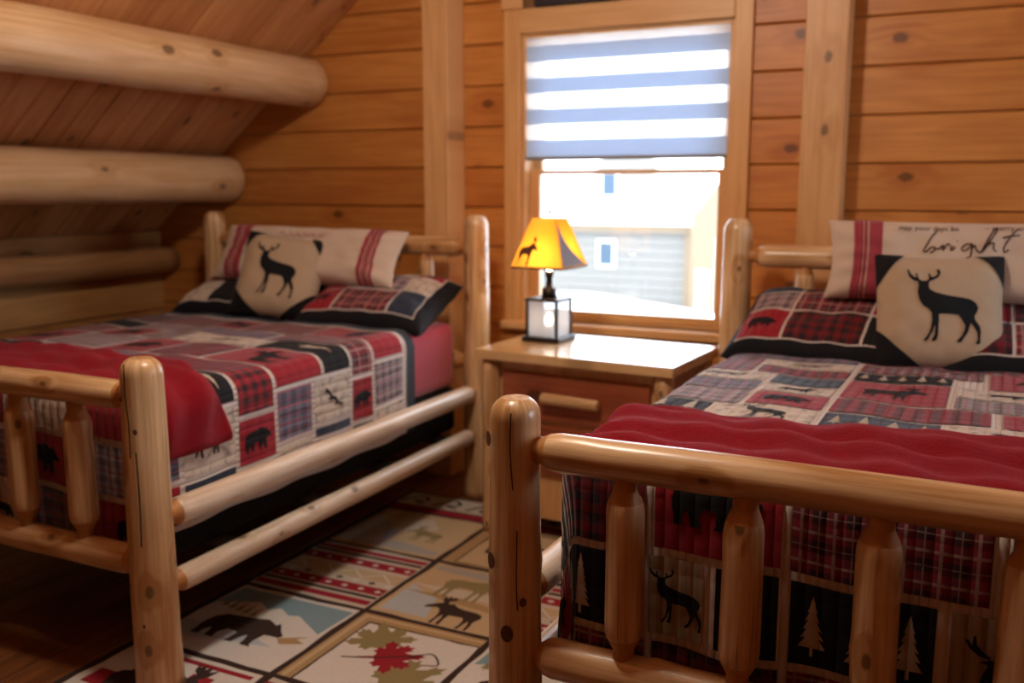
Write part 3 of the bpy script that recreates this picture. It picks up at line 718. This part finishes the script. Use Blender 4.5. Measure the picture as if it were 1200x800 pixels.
def knots(bed, px, pts, r=.068):
    S = lambda u, v: Vector((px + r * math.sin(u / r), -r * math.cos(u / r), v))
    for u, v, k in pts: mapped_poly('knot', [(u + k * .72 * math.cos(a * .5236), v + k * math.sin(a * .5236)) for a in range(12)], M['knot'], bed, S, .0035, .01)
M['knot'] = plain('knot_wood', (.16, .055, .018), .5, noise=.6, nscale=120)
knots(bed2, 0, [(-.045, .815, .019), (-.034, .515, .021), (.012, .34, .022), (-.056, .60, .007), (.05, .42, .012)])
knots(bed1, BW, [(-.012, .795, .008), (.03, .70, .009), (-.03, .22, .006), (.02, .1, .007)])
crack(bed2, 0, [[(.022, .885), (.020, .80), (.026, .70)], [(.036, .60), (.034, .48), (.037, .40)]], .003)
TOPZ = .765
def mattress(x0, label):
    bm = box_data(0, 1.50, 0, 1.95, .43, TOPZ - .012, .06, 4)
    o = bmobj('mattress', bm, SHEET, None, True); o.location = (x0 + .08, YB + .085, 0)
    # mattress base stands on the slats
    tag(o, label, 'mattress', 'sheet covered mattresses')
    b = bmobj('box_spring', box_data(0, 1.49, 0, 1.94, .217, .428, .02, 2), BOXM); b.location = (x0 + .085, YB + .09, 0)
    tag(b, label.replace('mattress', 'box spring').replace('red sheeted', 'black'), 'box spring', 'black box springs')
mattress(XB1, 'red sheeted mattress of the bed under the sloped ceiling')
mattress(XB2, 'red sheeted mattress of the bed in front on the right')

# ------------------------------------------------------------------ quilts
def quilt_surface(x0, side_drop, foot_drop, top=TOPZ, lift_=0.0, seed=0.0, flare=.03):
    """flat metres (X, Y) -> draped surface; the bed's mattress edges at x0+.07 .. x0+BW-.07, foot at YB+.075"""
    r = .07
    xa, xb = x0 + .068 + r, x0 + BW - .068 - r; yf = YB + .078 + r
    d0 = r * math.pi / 2
    def bend(d):
        if d < d0: return r * math.sin(d / r), r * (1 - math.cos(d / r))
        return r + flare * (d - d0) * .3, r + (d - d0)
    def S(u, v):
        du = max(xa - u, u - xb, 0); dv = max(yf - v, 0)
        z = top + lift_ + .004 * math.sin(u * 9 + seed) * math.sin(v * 7 + 1.3 * seed) + .003 * math.sin(u * 23 + v * 5)
        bx, by = min(max(u, xa), xb), max(v, yf)
        if du == 0 and dv == 0: return Vector((u, v, z))
        rho = math.hypot(du, dv); cu, cv = du / rho, dv / rho
        D = side_drop * cu * cu + foot_drop * cv * cv
        rho = min(rho, D)
        h, g = bend(rho); h += lift_
        wv = max(0, g - .07) / .4
        h += wv * (.010 * math.sin((v if cu > cv else u) * 17 + seed) - .004)
        sx = -1 if u < xa else 1
        return Vector((bx + sx * cu * h, by - cv * h, z - g))
    return S
def quilt(label, x0, Y1, patches, seed, side=.50, foot=.60):
    q = empty('quilt', (x0 + BW / 2, YB + 1.0, TOPZ)); tag(q, label, 'quilt', 'patchwork quilts')
    S0 = quilt_surface(x0, side, foot, seed=seed); off = Vector(q.location)
    S = lambda u, v: S0(u, v) - off
    X0, X1, Y0 = x0 + .138 - side, x0 + BW - .138 + side, YB + .148 - foot
    mapped_rect('sashing', X0, X1, Y0, Y1, SASH, q, S, 0, .025)
    g = .0105
    for (a, b, c, d, m, pr) in patches:
        a, b, c, d = max(a, X0 + .01), min(b, X1 - .01), max(c, Y0 + .01), min(d, Y1 - .07)
        if b - a < .03 or d - c < .03: continue
        mapped_rect('patch', a + g, b - g, c + g, d - g, F[m], q, S, .003, .025)
        if pr:
            kind, sz, rot, flip = pr
            U = dict(bear=U_BEAR, deer=U_DEER, moose=U_MOOSE, wolf=U_WOLF, fir=U_FIR, buck=U_BUCK, branch=U_BRANCH)[kind]
            cx, cy = (a + b) / 2, (c + d) / 2
            pm = PRINT_T if m in ('black', 'navy') else PRINT_K
            if kind == 'fir':
                horiz = abs(math.sin(rot)) > .5; ln = (d - c) if horiz else (b - a); k = max(1, int(ln / (sz * .75)))
                for i in range(k):
                    t = (i + .5) / k
                    px, py = (b - .165, c + .01 + (ln - .02) * t) if horiz else (a + .01 + (ln - .02) * t, cy)
                    mapped_poly('tree_print', place(U_FIR2 if i % 2 else U_FIR, px, py, sz * (1.0 if i % 2 else .86), rot), pm, q, S, .0055, .03)
            else: mapped_poly(kind + '_print', place(U, cx, cy, sz, rot, flip), pm, q, S, .0055, .03)
    mapped_rect('binding', X0 + .002, X1 - .002, Y1 - .06, Y1 + .003, BIND, q, S, .004, .03)
    return q, S0
rq = random.Random(5)
def fill(rows, xa, xb, skip=None):
    out = []; types = ['dbuffalo', 'cream', 'red', 'navy', 'buffalo', 'black', 'gtartan', 'rtartan', 'tartan', 'red', 'cream']
    prm = {'cream': [('deer', .14, 0, False), ('wolf', .16, 0, True), ('branch', .16, 0, False)], 'red': [('bear', .17, 0, False), ('moose', .16, 0, True)], 'black': [('fir', .11, 0, False)], 'tan': [('deer', .13, 0, False)]}
    last = None
    for (y0, y1, a, b) in rows:
        x = a
        while x < b - .05:
            wd = rq.choice([.2, .26, .32, .38]); x1 = b if b - x - wd < .14 else x + wd
            m = rq.choice([t for t in types if t != last]); last = m
            pr = rq.choice(prm[m]) if m in prm and y1 - y0 > .17 else None
            out.append((x, x1, y0, y1, m, pr)); x = x1
    return out
# left bed ------------- (side hangs at X > -2.33)
H = math.pi / 2
P1 = [
 (-2.62, -2.195, 2.196, 2.464, 'black', ('fir', .17, -H, False)), (-2.195, -1.985, 2.196, 2.464, 'cream', ('wolf', .15, H, False)), (-1.985, -1.84, 2.196, 2.464, 'navy', None),
 (-2.80, -2.13, 2.464, 2.665, 'buffalo', None), (-2.13, -1.955, 2.464, 2.665, 'red', ('bear', .13, H, False)), (-1.955, -1.84, 2.464, 2.665, 'cream', None),
 (-2.62, -2.195, 2.665, 2.95, 'red', ('moose', .20, H, False)), (-2.195, -1.99, 2.665, 2.885, 'tartan', None), (-1.99, -1.84, 2.665, 2.885, 'cream', None),
 (-2.62, -2.195, 2.95, 3.137, 'black', ('fir', .16, -H, False)), (-2.195, -2.01, 2.885, 3.137, 'cream', ('branch', .15, .9, False)), (-2.01, -1.955, 2.885, 3.137, 'navy', None), (-1.955, -1.84, 2.885, 3.137, 'red', None),
 (-2.72, -2.16, 3.137, 3.294, 'rtartan', None), (-2.16, -1.965, 3.137, 3.294, 'red', ('bear', .12, H, False)), (-1.965, -1.84, 3.137, 3.294, 'black', None),
 (-2.62, -2.20, 3.294, 3.534, 'red', ('bear', .17, H, True)), (-2.20, -2.0, 3.294, 3.534, 'gtartan', None), (-2.0, -1.84, 3.294, 3.534, 'cream', None),
 (-2.62, -2.2, 1.95, 2.196, 'red', None), (-2.2, -1.99, 1.95, 2.196, 'tartan', None), (-1.99, -1.84, 1.95, 2.196, 'red', None),
]
XL0 = XB1 + .138 - .5
P1 += fill([(2.196, 2.464, XL0, -2.62), (2.464, 2.665, XL0, -2.80), (2.665, 2.95, XL0, -2.62), (2.95, 3.137, XL0, -2.62), (3.137, 3.294, XL0, -2.72), (3.294, 3.534, XL0, -2.62), (1.95, 2.196, XL0, -2.62)], 0, 0)
P1 += fill([(1.76, 1.95, XL0, -1.84), (1.55, 1.76, XL0, -1.84)], 0, 0)
q1, S1 = quilt('lodge patchwork quilt in crimson and navy on the bed under the sloped ceiling', XB1, 3.62, P1, 1.0)
# right bed ------------ foot hangs at Y < 2.15
XR0, XR1 = XB2 + .138 - .5, XB2 + BW - .138 + .5
P2 = [
 (-.98, -.652, 1.895, 2.17, 'dbuffalo', None), (-.648, -.333, 1.895, 2.17, 'red', ('bear', .21, 0, False)), (-.333, .082, 1.895, 2.17, 'rtartan', None), (.095, .42, 1.895, 2.17, 'dbuffalo', None),
 (-.98, -.66, 1.68, 1.895, 'black', ('fir', .13, 0, False)), (-.66, -.503, 1.68, 1.895, 'tan', ('deer', .13, 0, False)), (-.497, -.335, 1.68, 1.895, 'black', None), (-.33, -.012, 1.68, 1.895, 'black', ('fir', .14, 0, False)), (-.005, .20, 1.68, 1.895, 'tan', ('buck', .13, 0, False)), (.205, .5, 1.68, 1.895, 'black', None),
 (XR0, -.65, 1.55, 1.68, 'rtartan', None), (-.65, -.33, 1.55, 1.68, 'dbuffalo', None), (-.33, .1, 1.55, 1.68, 'rtartan', None), (.1, .5, 1.55, 1.68, 'dbuffalo', None),
 (-.93, -.62, 2.80, 3.0, 'gtartan', None), (-.62, -.38, 2.80, 3.0, 'red', ('bear', .14, 0, False)), (-.38, .06, 2.80, 3.0, 'buffalo', None), (.07, .36, 2.80, 3.0, 'red', ('bear', .18, 0, True)),
 (-.93, -.62, 3.0, 3.16, 'tartan', None), (-.62, -.38, 3.0, 3.14, 'cream', ('wolf', .12, 0, False)), (-.62, -.38, 3.14, 3.31, 'navy', None), (-.93, -.62, 3.16, 3.31, 'cream', ('branch', .16, 0, False)),
 (-.38, -.06, 3.0, 3.31, 'red', ('moose', .19, 0, False)), (-.06, .36, 3.0, 3.17, 'gtartan', None), (-.06, .36, 3.17, 3.34, 'cream', ('branch', .24, 0, False)),
 (-.93, -.70, 3.31, 3.58, 'rtartan', None), (-.70, -.38, 3.31, 3.45, 'buffalo', None), (-.70, -.38, 3.45, 3.58, 'cream', ('branch', .14, 0, False)), (-.38, -.06, 3.31, 3.47, 'black', ('fir', .085, 0, False)), (-.38, .03, 3.47, 3.62, 'rtartan', None), (.03, .36, 3.34, 3.62, 'red', ('wolf', .16, 0, False)),
 (-.93, -.38, 3.58, 3.75, 'tartan', None), (-.38, .36, 3.62, 3.75, 'buffalo', None),
 (-.38, -.06, 2.62, 2.80, 'navy', ('fir', .09, 0, False)), (-.06, .36, 2.62, 2.80, 'cream', ('branch', .2, 0, False)),
]
P2 += fill([(2.80, 3.0, XR0, -.93), (3.0, 3.31, XR0, -.93), (3.31, 3.58, XR0, -.93), (3.58, 3.75, XR0, -.93), (2.62, 2.80, XR0, -.38), (2.42, 2.62, XR0, .36), (2.17, 2.42, XR0, .36), (1.895, 2.17, XR0, -.98), (1.68, 1.895, XR0, -.98)], 0, 0)
P2 += fill([(2.17, 2.62, .36, XR1), (2.62, 3.0, .36, XR1), (3.0, 3.34, .36, XR1), (3.34, 3.75, .36, XR1), (1.895, 2.17, .42, XR1), (1.68, 1.895, .5, XR1)], 0, 0)
q2, S2 = quilt('lodge patchwork quilt in crimson and navy on the bed in front on the right', XB2, 3.82, P2, 2.6)

# ------------------------------------------------------------------ red plush throws
def throw(label, S0, outline_u, vlo, vhi, seed, edge):
    """S0 drape; u range, v range as functions of u; real thickness"""
    u0, u1 = outline_u; nu, nv = 110, 46
    rn = random.Random(seed); ph = [rn.uniform(0, 6.28) for _ in range(6)]
    top, bot, fs = [], [], []
    for j in range(nv + 1):
        for i in range(nu + 1):
            u = u0 + (u1 - u0) * i / nu; t = j / nv; v = vlo(u) + (vhi(u) - vlo(u)) * t
            wr = .006 * math.sin(v * 42 + 2.2 * math.sin(u * 3.1 + ph[0]) + ph[1]) + .005 * math.sin(v * 23 + u * 5 + ph[2]) + .004 * math.sin(u * 31 + v * 11 + ph[3])
            e = min(1, t / .12, (1 - t) / .12, i / 6, (nu - i) / 6); e = math.sqrt(max(0, 1 - (1 - e) ** 2))
            n = surf_normal(S0, u, v, .01); p = S0(u, v)
            top.append(p + n * (.010 + (.016 + 1.5 * wr) * e)); bot.append(p + n * .0075)
    vs = top + bot; N = len(top)
    for j in range(nv):
        for i in range(nu):
            a = j * (nu + 1) + i; b = a + 1; c = a + nu + 2; d = a + nu + 1
            fs.append((a, b, c, d)); fs.append((N + d, N + c, N + b, N + a))
    ring = [i for i in range(nu)] + [(j * (nu + 1)) + nu for j in range(nv)] + [nv * (nu + 1) + nu - i for i in range(nu)] + [(nv - j) * (nu + 1) for j in range(nv)]
    for k in range(len(ring)):
        a, b = ring[k], ring[(k + 1) % len(ring)]; fs.append((b, a, N + a, N + b))
    c = Vector((sum(p.x for p in top) / N, sum(p.y for p in top) / N, TOPZ))
    o = obj('throw_blanket', [p - c for p in vs], fs, THROW, None, True); o.location = c
    tag(o, label, 'blanket', 'red plush throws'); return o
def sst(a, b, x): t = min(1, max(0, (x - a) / (b - a))); return t * t * (3 - 2 * t)
S1b = quilt_surface(XB1, .6, .6, lift_=.004, seed=1.0, flare=.10); S2b = quilt_surface(XB2, .6, .6, lift_=.004, seed=2.6)
throw('red plush throw across the foot of the left bed, its corner hanging over the side', S1b, (-3.85, -2.07),
      lambda u: 2.12 - .06 * sst(-2.4, -2.1, u), lambda u: 2.52 + .015 * math.sin(u * 6) - .15 * sst(-2.55, -2.28, u) + .05 * sst(-2.28, -2.1, u), 1, 0)
throw('red plush throw across the foot of the near right bed', S2b, (-.885, .70), lambda u: 2.115, lambda u: 2.60 + .02 * math.sin(u * 5 + 1) + .05 * sst(-.1, .4, u) - .04 * sst(-.75, -.9, u), 2, 0)

# ------------------------------------------------------------------ pillows
def frame(psi, phi, roll=0.0):
    d = Vector((math.sin(psi), -math.cos(psi), 0)); right = Vector((math.cos(psi), math.sin(psi), 0)); zz = Vector((0, 0, 1))
    up = -d * math.sin(phi) + zz * math.cos(phi); n = d * math.cos(phi) + zz * math.sin(phi)
    r2 = right * math.cos(roll) + up * math.sin(roll); u2 = -right * math.sin(roll) + up * math.cos(roll)
    return Matrix((r2, u2, n)).transposed().to_euler()
def pillow_surface(w_, h_, T, seed, pinch=.07, p=4, wr=.004):
    rn = random.Random(seed); ph = [rn.uniform(0, 6.28) for _ in range(6)]
    def S(s, t, side=1):
        a = max(-1, min(1, 2 * s / w_)); b = max(-1, min(1, 2 * t / h_))
        x = s * (1 - pinch * (1 - b * b) * a * a); y = t * (1 - pinch * (1 - a * a) * b * b)
        e = max(0, (1 - abs(a) ** p) * (1 - abs(b) ** p))
        z = T / 2 * e ** .62
        z += wr * e * (math.sin(s * 40 + t * 22 + ph[0]) * math.sin(t * 31 + ph[1]) + .7 * math.sin(s * 17 - t * 28 + ph[2])) + wr * 1.6 * e * (abs(a) ** 3 + abs(b) ** 3) * math.sin(14 * math.atan2(b, a) + ph[3])
        return Vector((x, y, side * z))
    return S
def pillow(name, label, group, w_, h_, T, loc, psi, phi, roll, mat, seed, pinch=.07, p=4, wr=.004, n=44):
    S = pillow_surface(w_, h_, T, seed, pinch, p, wr)
    root = empty(name, loc); root.rotation_euler = frame(psi, phi, roll); tag(root, label, 'pillow', group)
    vs, fs, uv = [], [], []
    prm = lambda k: math.sin((k / n - .5) * math.pi)     # denser toward the edges
    for side in (1, -1):
        b0 = len(vs)
        for j in range(n + 1):
            for i in range(n + 1):
                s, t = prm(i) * w_ / 2, prm(j) * h_ / 2; vs.append(S(s, t, side)); uv.append((s, t))
        for j in range(n):
            for i in range(n):
                a = b0 + j * (n + 1) + i; f = (a, a + 1, a + n + 2, a + n + 1); fs.append(f if side == 1 else f[::-1])
    o = obj('cover', vs, fs, mat, root, True, uvs=uv)
    bm = bmesh.new(); bm.from_mesh(o.data); bmesh.ops.remove_doubles(bm, verts=bm.verts[:], dist=.0004); bm.to_mesh(o.data); bm.free()
    return root, S
TANC = fabric('tan_pillow_cotton', 'solid', (.50, .37, .25), quilt=False); BLKC = fabric('black_pillow_cotton', 'solid', (.008, .009, .012), quilt=False, sheen=.05)
LINEN = fabric('cream_linen', 'solid', (.66, .53, .43), quilt=False); STRIPE = fabric('red_stripe', 'solid', (.36, .05, .075), quilt=False); INK = fabric('ink', 'solid', (.06, .025, .02), quilt=False, sheen=0)
INKP = fabric('faded_pink_ink', 'solid', (.42, .17, .15), quilt=False, sheen=0)
SHAMB = fabric('sham_black', 'solid', (.008, .008, .012), quilt=False, sheen=.06)

def deer_pillow(label, loc, psi, phi, roll, seed, sz=.44):
    w_, h_ = sz, sz * .98
    r, S = pillow('deer_pillow', label, 'black cornered deer pillows', w_, h_, .17, loc, psi, phi, roll, TANC, seed, .04, 4, .003)
    for sx in (-1, 1):
        for sy in (-1, 1):
            X, Y = sx * w_ / 2, sy * h_ / 2; a, b = (.23 if sy > 0 else .38) * w_, (.30 if sy > 0 else .34) * h_
            pts = [(X * .997, Y * .997), (X - sx * a, Y * .997)]
            for k in range(1, 6):
                t = k / 6; bx = X - sx * a * (1 - t); by = Y - sy * b * t; bul = .022 * math.sin(t * math.pi) * w_; pts.append((bx + sx * bul * .5, by + sy * bul * .5))
            pts.append((X * .997, Y - sy * b))
            if sx * sy < 0: pts = pts[::-1]
            mapped_poly('corner_patch', pts, BLKC, r, S, .005, .014)
    mapped_poly('deer_print', [(x * w_ * .555 + .00 * w_, y * h_ * .60 + .03 * h_) for x, y in U_DEER], BLKC, r, S, .003, .014)
    return r
def lumbar(label, loc, psi, phi, roll, seed, w_=1.0, h_=.31):
    r, S = pillow('lumbar_pillow', label, 'long striped lumbar pillows', w_, h_, .15, loc, psi, phi, roll, LINEN, seed, .05, 6, .005)
    for sx in (-1, 1):
        for (a, wd) in ((.155, .022), (.192, .012), (.218, .012), (.248, .050)) if sx < 0 else ((.155, .018), (.195, .014), (.222, .014), (.255, .026)):
            x0 = sx * (w_ / 2 - a * .62); x1 = x0 - sx * wd
            mapped_rect('stripe', min(x0, x1), max(x0, x1), -h_ * .497, h_ * .497, STRIPE, r, S, .003, .012)
    return r, S
r_lum, S_lum = lumbar('cream striped lumbar pillow reading bright, on the near right bed', (-.075, 3.965, 1.125), R(3), R(14), 0, 3)
zs = lambda pts: [((x - 600) / 7.5 / 345, (330 - y) / 7.5 / 320 + .030) for x, y in pts]
ribbon('bright_lettering', [zs(p) for p in (
    [(330, 150), (290, 200), (250, 275), (222, 335), (245, 345), (285, 308), (318, 305), (315, 335), (280, 358)],
    [(318, 320), (360, 318), (388, 285), (392, 335), (410, 295), (435, 270), (448, 290)],
    [(470, 285), (455, 325), (475, 325), (495, 295)], [(510, 240), (517, 248)],
    [(640, 268), (590, 272), (553, 310), (575, 332), (620, 300), (642, 266), (640, 320), (630, 380), (590, 400)], [(640, 320), (665, 280), (680, 320), (710, 345)],
    [(712, 345), (770, 270), (830, 170), (850, 115), (825, 130), (770, 230), (725, 340), (775, 275), (822, 255), (822, 310), (850, 332)],
    [(1018, 122), (965, 190), (912, 285), (918, 335), (955, 305)], [(895, 207), (960, 190), (1040, 180)])], .0048, INK, r_lum, S_lum, .0035)
def lettering(name, text, size, cx, cy, mat, root, S, sx=1.0):
    cu = bpy.data.curves.new('tmp', 'FONT'); cu.body = text; cu.size = size; cu.align_x = 'CENTER'; cu.resolution_u = 2
    to = bpy.data.objects.new('tmp', cu); col.objects.link(to)
    me = bpy.data.meshes.new_from_object(to.evaluated_get(bpy.context.evaluated_depsgraph_get()))
    uv = [(v.co.x * sx + cx, v.co.y + cy) for v in me.vertices]
    o = obj(name, [lift(S, a, b, .003) for a, b in uv], [tuple(p.vertices) for p in me.polygons], mat, root, uvs=uv)
    bpy.data.objects.remove(to); bpy.data.curves.remove(cu); bpy.data.meshes.remove(me); return o
lettering('small_lettering', 'may your days be', .028, -.135, .106, INK, r_lum, S_lum, 1.05)
lettering('small_lettering', '\u2013 merry and \u2013', .028, .14, .110, INK, r_lum, S_lum, 1.05)
r_lum2, S_lum2 = lumbar('cream striped lumbar pillow leaning on the headboard of the left bed', (-3.04, 3.88, 1.065), R(2), R(32), R(-1), 9, 1.10)
ribbon('faded_lettering', [[(-.14 + .045 * k, .065), (-.13 + .045 * k, .09), (-.115 + .045 * k, .065), (-.10 + .045 * k, .068 + .02 * (k % 2))] for k in range(6)], .005, INKP, r_lum2, S_lum2, .0035)
deer_pillow('tan deer pillow with black corners, upright on the near right bed', (-.145, 3.775, .95), R(14), R(19), 0, 4)
deer_pillow('tan deer pillow with black corners, tilted, on the left bed', (-3.10, 3.74, .965), R(16), R(24), R(-7), 6)

def sham(label, loc, psi, phi, roll, seed, mats, w_=.70, h_=.50, seam=-.12):
    r, S = pillow('patchwork_sham', label, 'patchwork pillow shams', w_, h_, .19, loc, psi, phi, roll, SHAMB, seed, .05, 5, .004)
    e = .045; X0, X1, Y0, Y1 = -w_ / 2 + e, w_ / 2 - e, -h_ / 2 + e, h_ / 2 - e * .6
    ys = [Y0, Y0 + .19, Y0 + .34, Y1]; xs = [X0, seam, seam + .30, X1]
    mapped_rect('sashing', X0, X1, Y0, Y1, SASH, r, S, .0015, .025)
    k = 0
    for j in range(3):
        for i in range(3):
            if xs[i + 1] - xs[i] < .03: continue
            mapped_rect('patch', xs[i] + .006, xs[i + 1] - .006, ys[j] + .006, ys[j + 1] - .006, F[mats[k % len(mats)]], r, S, .004, .02)
            if mats[k % len(mats)] == 'red': mapped_poly('bear_print', place(U_BEAR, (xs[i] + xs[i + 1]) / 2, (ys[j] + ys[j + 1]) / 2, min(.13, (xs[i + 1] - xs[i]) * .6)), PRINT_K, r, S, .006, .03)
            k += 1
    return r
sham('patchwork sham beside the post on the near right bed, mostly buffalo check', (-.555, 3.90, .842), R(-5), R(66), 0, 1, ['red', 'dbuffalo', 'black', 'gtartan', 'rtartan', 'red', 'navy', 'dbuffalo', 'cream'])
sham('patchwork sham behind the deer pillow at the right edge of the near bed', (.215, 3.91, .842), R(3), R(66), 0, 2, ['dbuffalo', 'rtartan', 'red', 'red', 'dbuffalo', 'tan', 'navy', 'red', 'cream'])
sham('patchwork sham on the window side of the left bed', (-2.60, 3.85, .835), R(4), R(70), 0, 3, ['red', 'rtartan', 'navy', 'red', 'gtartan', 'cream', 'navy', 'cream', 'red'], seam=-.14)
sham('patchwork sham on the wall side of the left bed, behind the tilted deer pillow', (-3.40, 3.86, .835), R(2), R(70), 0, 4, ['cream', 'black', 'red', 'red', 'navy', 'cream', 'red', 'red', 'tan'])

# ================================================================== nightstand
NX, NY, NA = -1.955, 3.63, R(-4.0); NW, ND, NH = .92, .60, .845
ns = empty('nightstand', (NX, NY, FZ), NA); tag(ns, 'two drawer log nightstand with pale top and cedar drawers below the window', 'nightstand')
for k in range(4):
    y0 = k * ND / 4
    box('top_plank', 0, NW, y0 + .0005, y0 + ND / 4 - .0005, NH - .042, NH, M['nstop'], ns, .004, 2)
for lx, ly in ((.055, .06), (NW - .055, .06), (.055, ND - .06), (NW - .055, ND - .06)):
    log('leg', (lx, ly, 0), (lx, ly, NH - .043), (.042, .040), M['log'], ns, seg=20, step=.06, wob=.03, seed=lx + ly)
box('side_panel', .035, .06, .09, ND - .09, .10, NH - .043, M['cedar'], ns, .003); box('side_panel', NW - .06, NW - .035, .09, ND - .09, .10, NH - .043, M['cedar'], ns, .003)
box('back_panel', .06, NW - .06, ND - .08, ND - .06, .10, NH - .043, M['cedar'], ns, .003)
box('front_frame', .09, NW - .09, .075, .095, .10, NH - .043, M['post'], ns, .002)
for z0, z1 in ((.55, .75), (.31, .525)):
    d = box('drawer', .115, NW - .115, .052, .074, z0, z1, M['cedar'], ns, .006, 2)
    log('handle', (NW / 2 - .135, .022, (z0 + z1) / 2 + .005), (NW / 2 + .135, .022, (z0 + z1) / 2), (.026, .024), M['log'], d, seg=16, step=.03, wob=.05, seed=z0, dome=(.01, .01), knob=1)
box('bottom_panel', .06, NW - .06, .09, ND - .09, .10, .12, M['cedar'], ns, .002)

# ------------------------------------------------------------------ lamp
lp = empty('table_lamp', (-1.757, 4.0, FZ + NH + .001), R(-3)); tag(lp, 'lantern table lamp with amber shade and lit bulb on the nightstand', 'lamp')
IRON = plain('dark_iron', (.035, .028, .026), .45, metal=.6)
box('base_plate', -.095, .095, -.095, .095, 0, .022, IRON, lp, .004)
for sx in (-1, 1):
    for sy in (-1, 1): box('lantern_post', sx * .074 - .007, sx * .074 + .007, sy * .074 - .007, sy * .074 + .007, .022, .185, IRON, lp, .002)
box('lantern_top', -.085, .085, -.085, .085, .185, .197, IRON, lp, .003)
LG = blind_mat('seeded_glass', (.85, .86, .9), .62, .6)
for a, b, c, d in ((-.067, .067, -.0755, -.0735), (-.067, .067, .0735, .0755), (-.0755, -.0735, -.067, .067), (.0735, .0755, -.067, .067)): box('lantern_pane', a, b, c, d, .024, .184, LG, lp)
cn = lathe('candle', [(.016, .022), (.016, .065)], plain('candle_wax', (.75, .7, .6), .5), lp, seg=14)
lathe('candle_bulb', [(.006, .066), (.017, .080), (.020, .095), (.014, .112), (.003, .126)], plain('candle_light', (1, .9, .7), .4, emit=(1, .86, .62), estr=7), lp, seg=14)
lathe('socket', [(.036, .197), (.034, .24), (.018, .245), (.014, .29), (.02, .292), (.02, .32)], IRON, lp, seg=16)
lathe('bulb', [(.012, .32), (.018, .335), (.03, .36), (.033, .38), (.025, .405), (.004, .415)], plain('bulb_light', (1, .9, .7), .4, emit=(1, .76, .42), estr=30), lp, seg=16)
lathe('finial', [(.003, .50), (.003, .57), (.008, .575), (.008, .595), (.002, .605)], IRON, lp, seg=10)
lathe('harp', [(.003, .41), (.003, .50)], IRON, lp, seg=8)
def shade_mat():
    t = NT('amber_shade'); n, l = t.n, t.l
    df = t.new('ShaderNodeBsdfDiffuse'); tl = t.new('ShaderNodeBsdfTranslucent')
    df.inputs[0].default_value = (.80, .42, .06, 1); tl.inputs[0].default_value = (1, .46, .05, 1)
    mx = t.new('ShaderNodeMixShader'); mx.inputs[0].default_value = .65; l.new(df.outputs[0], mx.inputs[1]); l.new(tl.outputs[0], mx.inputs[2])
    l.new(mx.outputs[0], n['Material Output'].inputs['Surface']); return t.m
SHADE = shade_mat(); SHP = plain('shade_print', (.10, .04, .015), .8); SHG = plain('shade_grey_print', (.16, .13, .14), .8)
b_, t_, z0, z1 = .132, .060, .335, .560
for k in range(4):
    a = k * math.pi / 2; rot = Matrix.Rotation(a, 3, 'Z')
    SP = lambda u, v, rot=rot: rot @ Vector((u * (b_ + (t_ - b_) * v), -(b_ + (t_ - b_) * v), z0 + (z1 - z0) * v))
    pn = mapped_rect('shade_panel', -1, 1, 0, 1, SHADE, lp, SP, 0, .25)
    mapped_rect('shade_trim', -1.0, 1.0, 0, .045, SHP, pn, SP, .0012, .5)
    mapped_rect('shade_trim', .975, 1.0, .05, 1, SHP, pn, SP, .0012, .5)
    if k == 1: mapped_poly('mountain_print', [(-.98, .05), (.88, .05), (.35, .26), (-.3, .52), (-.93, .90), (-.98, .88)], SHG, pn, SP, .0012, .25)
    else:
        mapped_poly('moose_print', [(-.45 + x * .75, .38 + y * .55) for x, y in U_MOOSE] if k else [(-.48 + x * .85, .36 + y * .62) for x, y in U_MOOSE], SHP, pn, SP, .0012, .3)
        ribbon('reed_print', [[(-.62, .05), (-.60, .26)], [(-.4, .05), (-.41, .22)]], .03, SHP, pn, SP, .0012, False)
bpy.context.view_layer.update()
# the near bed and all that lies on it stand slightly askew to the wall
piv = Vector((XB2, YB, 0)); A = Matrix.Translation(piv) @ Matrix.Rotation(R(-1.2), 4, 'Z') @ Matrix.Translation(-piv)
for o in list(col.objects):
    if o.parent is None and o.get('category') in ('bed', 'mattress', 'box spring', 'quilt', 'blanket', 'pillow') and o.location.x > -1.5: o.matrix_world = A @ o.matrix_world
bpy.context.view_layer.update()
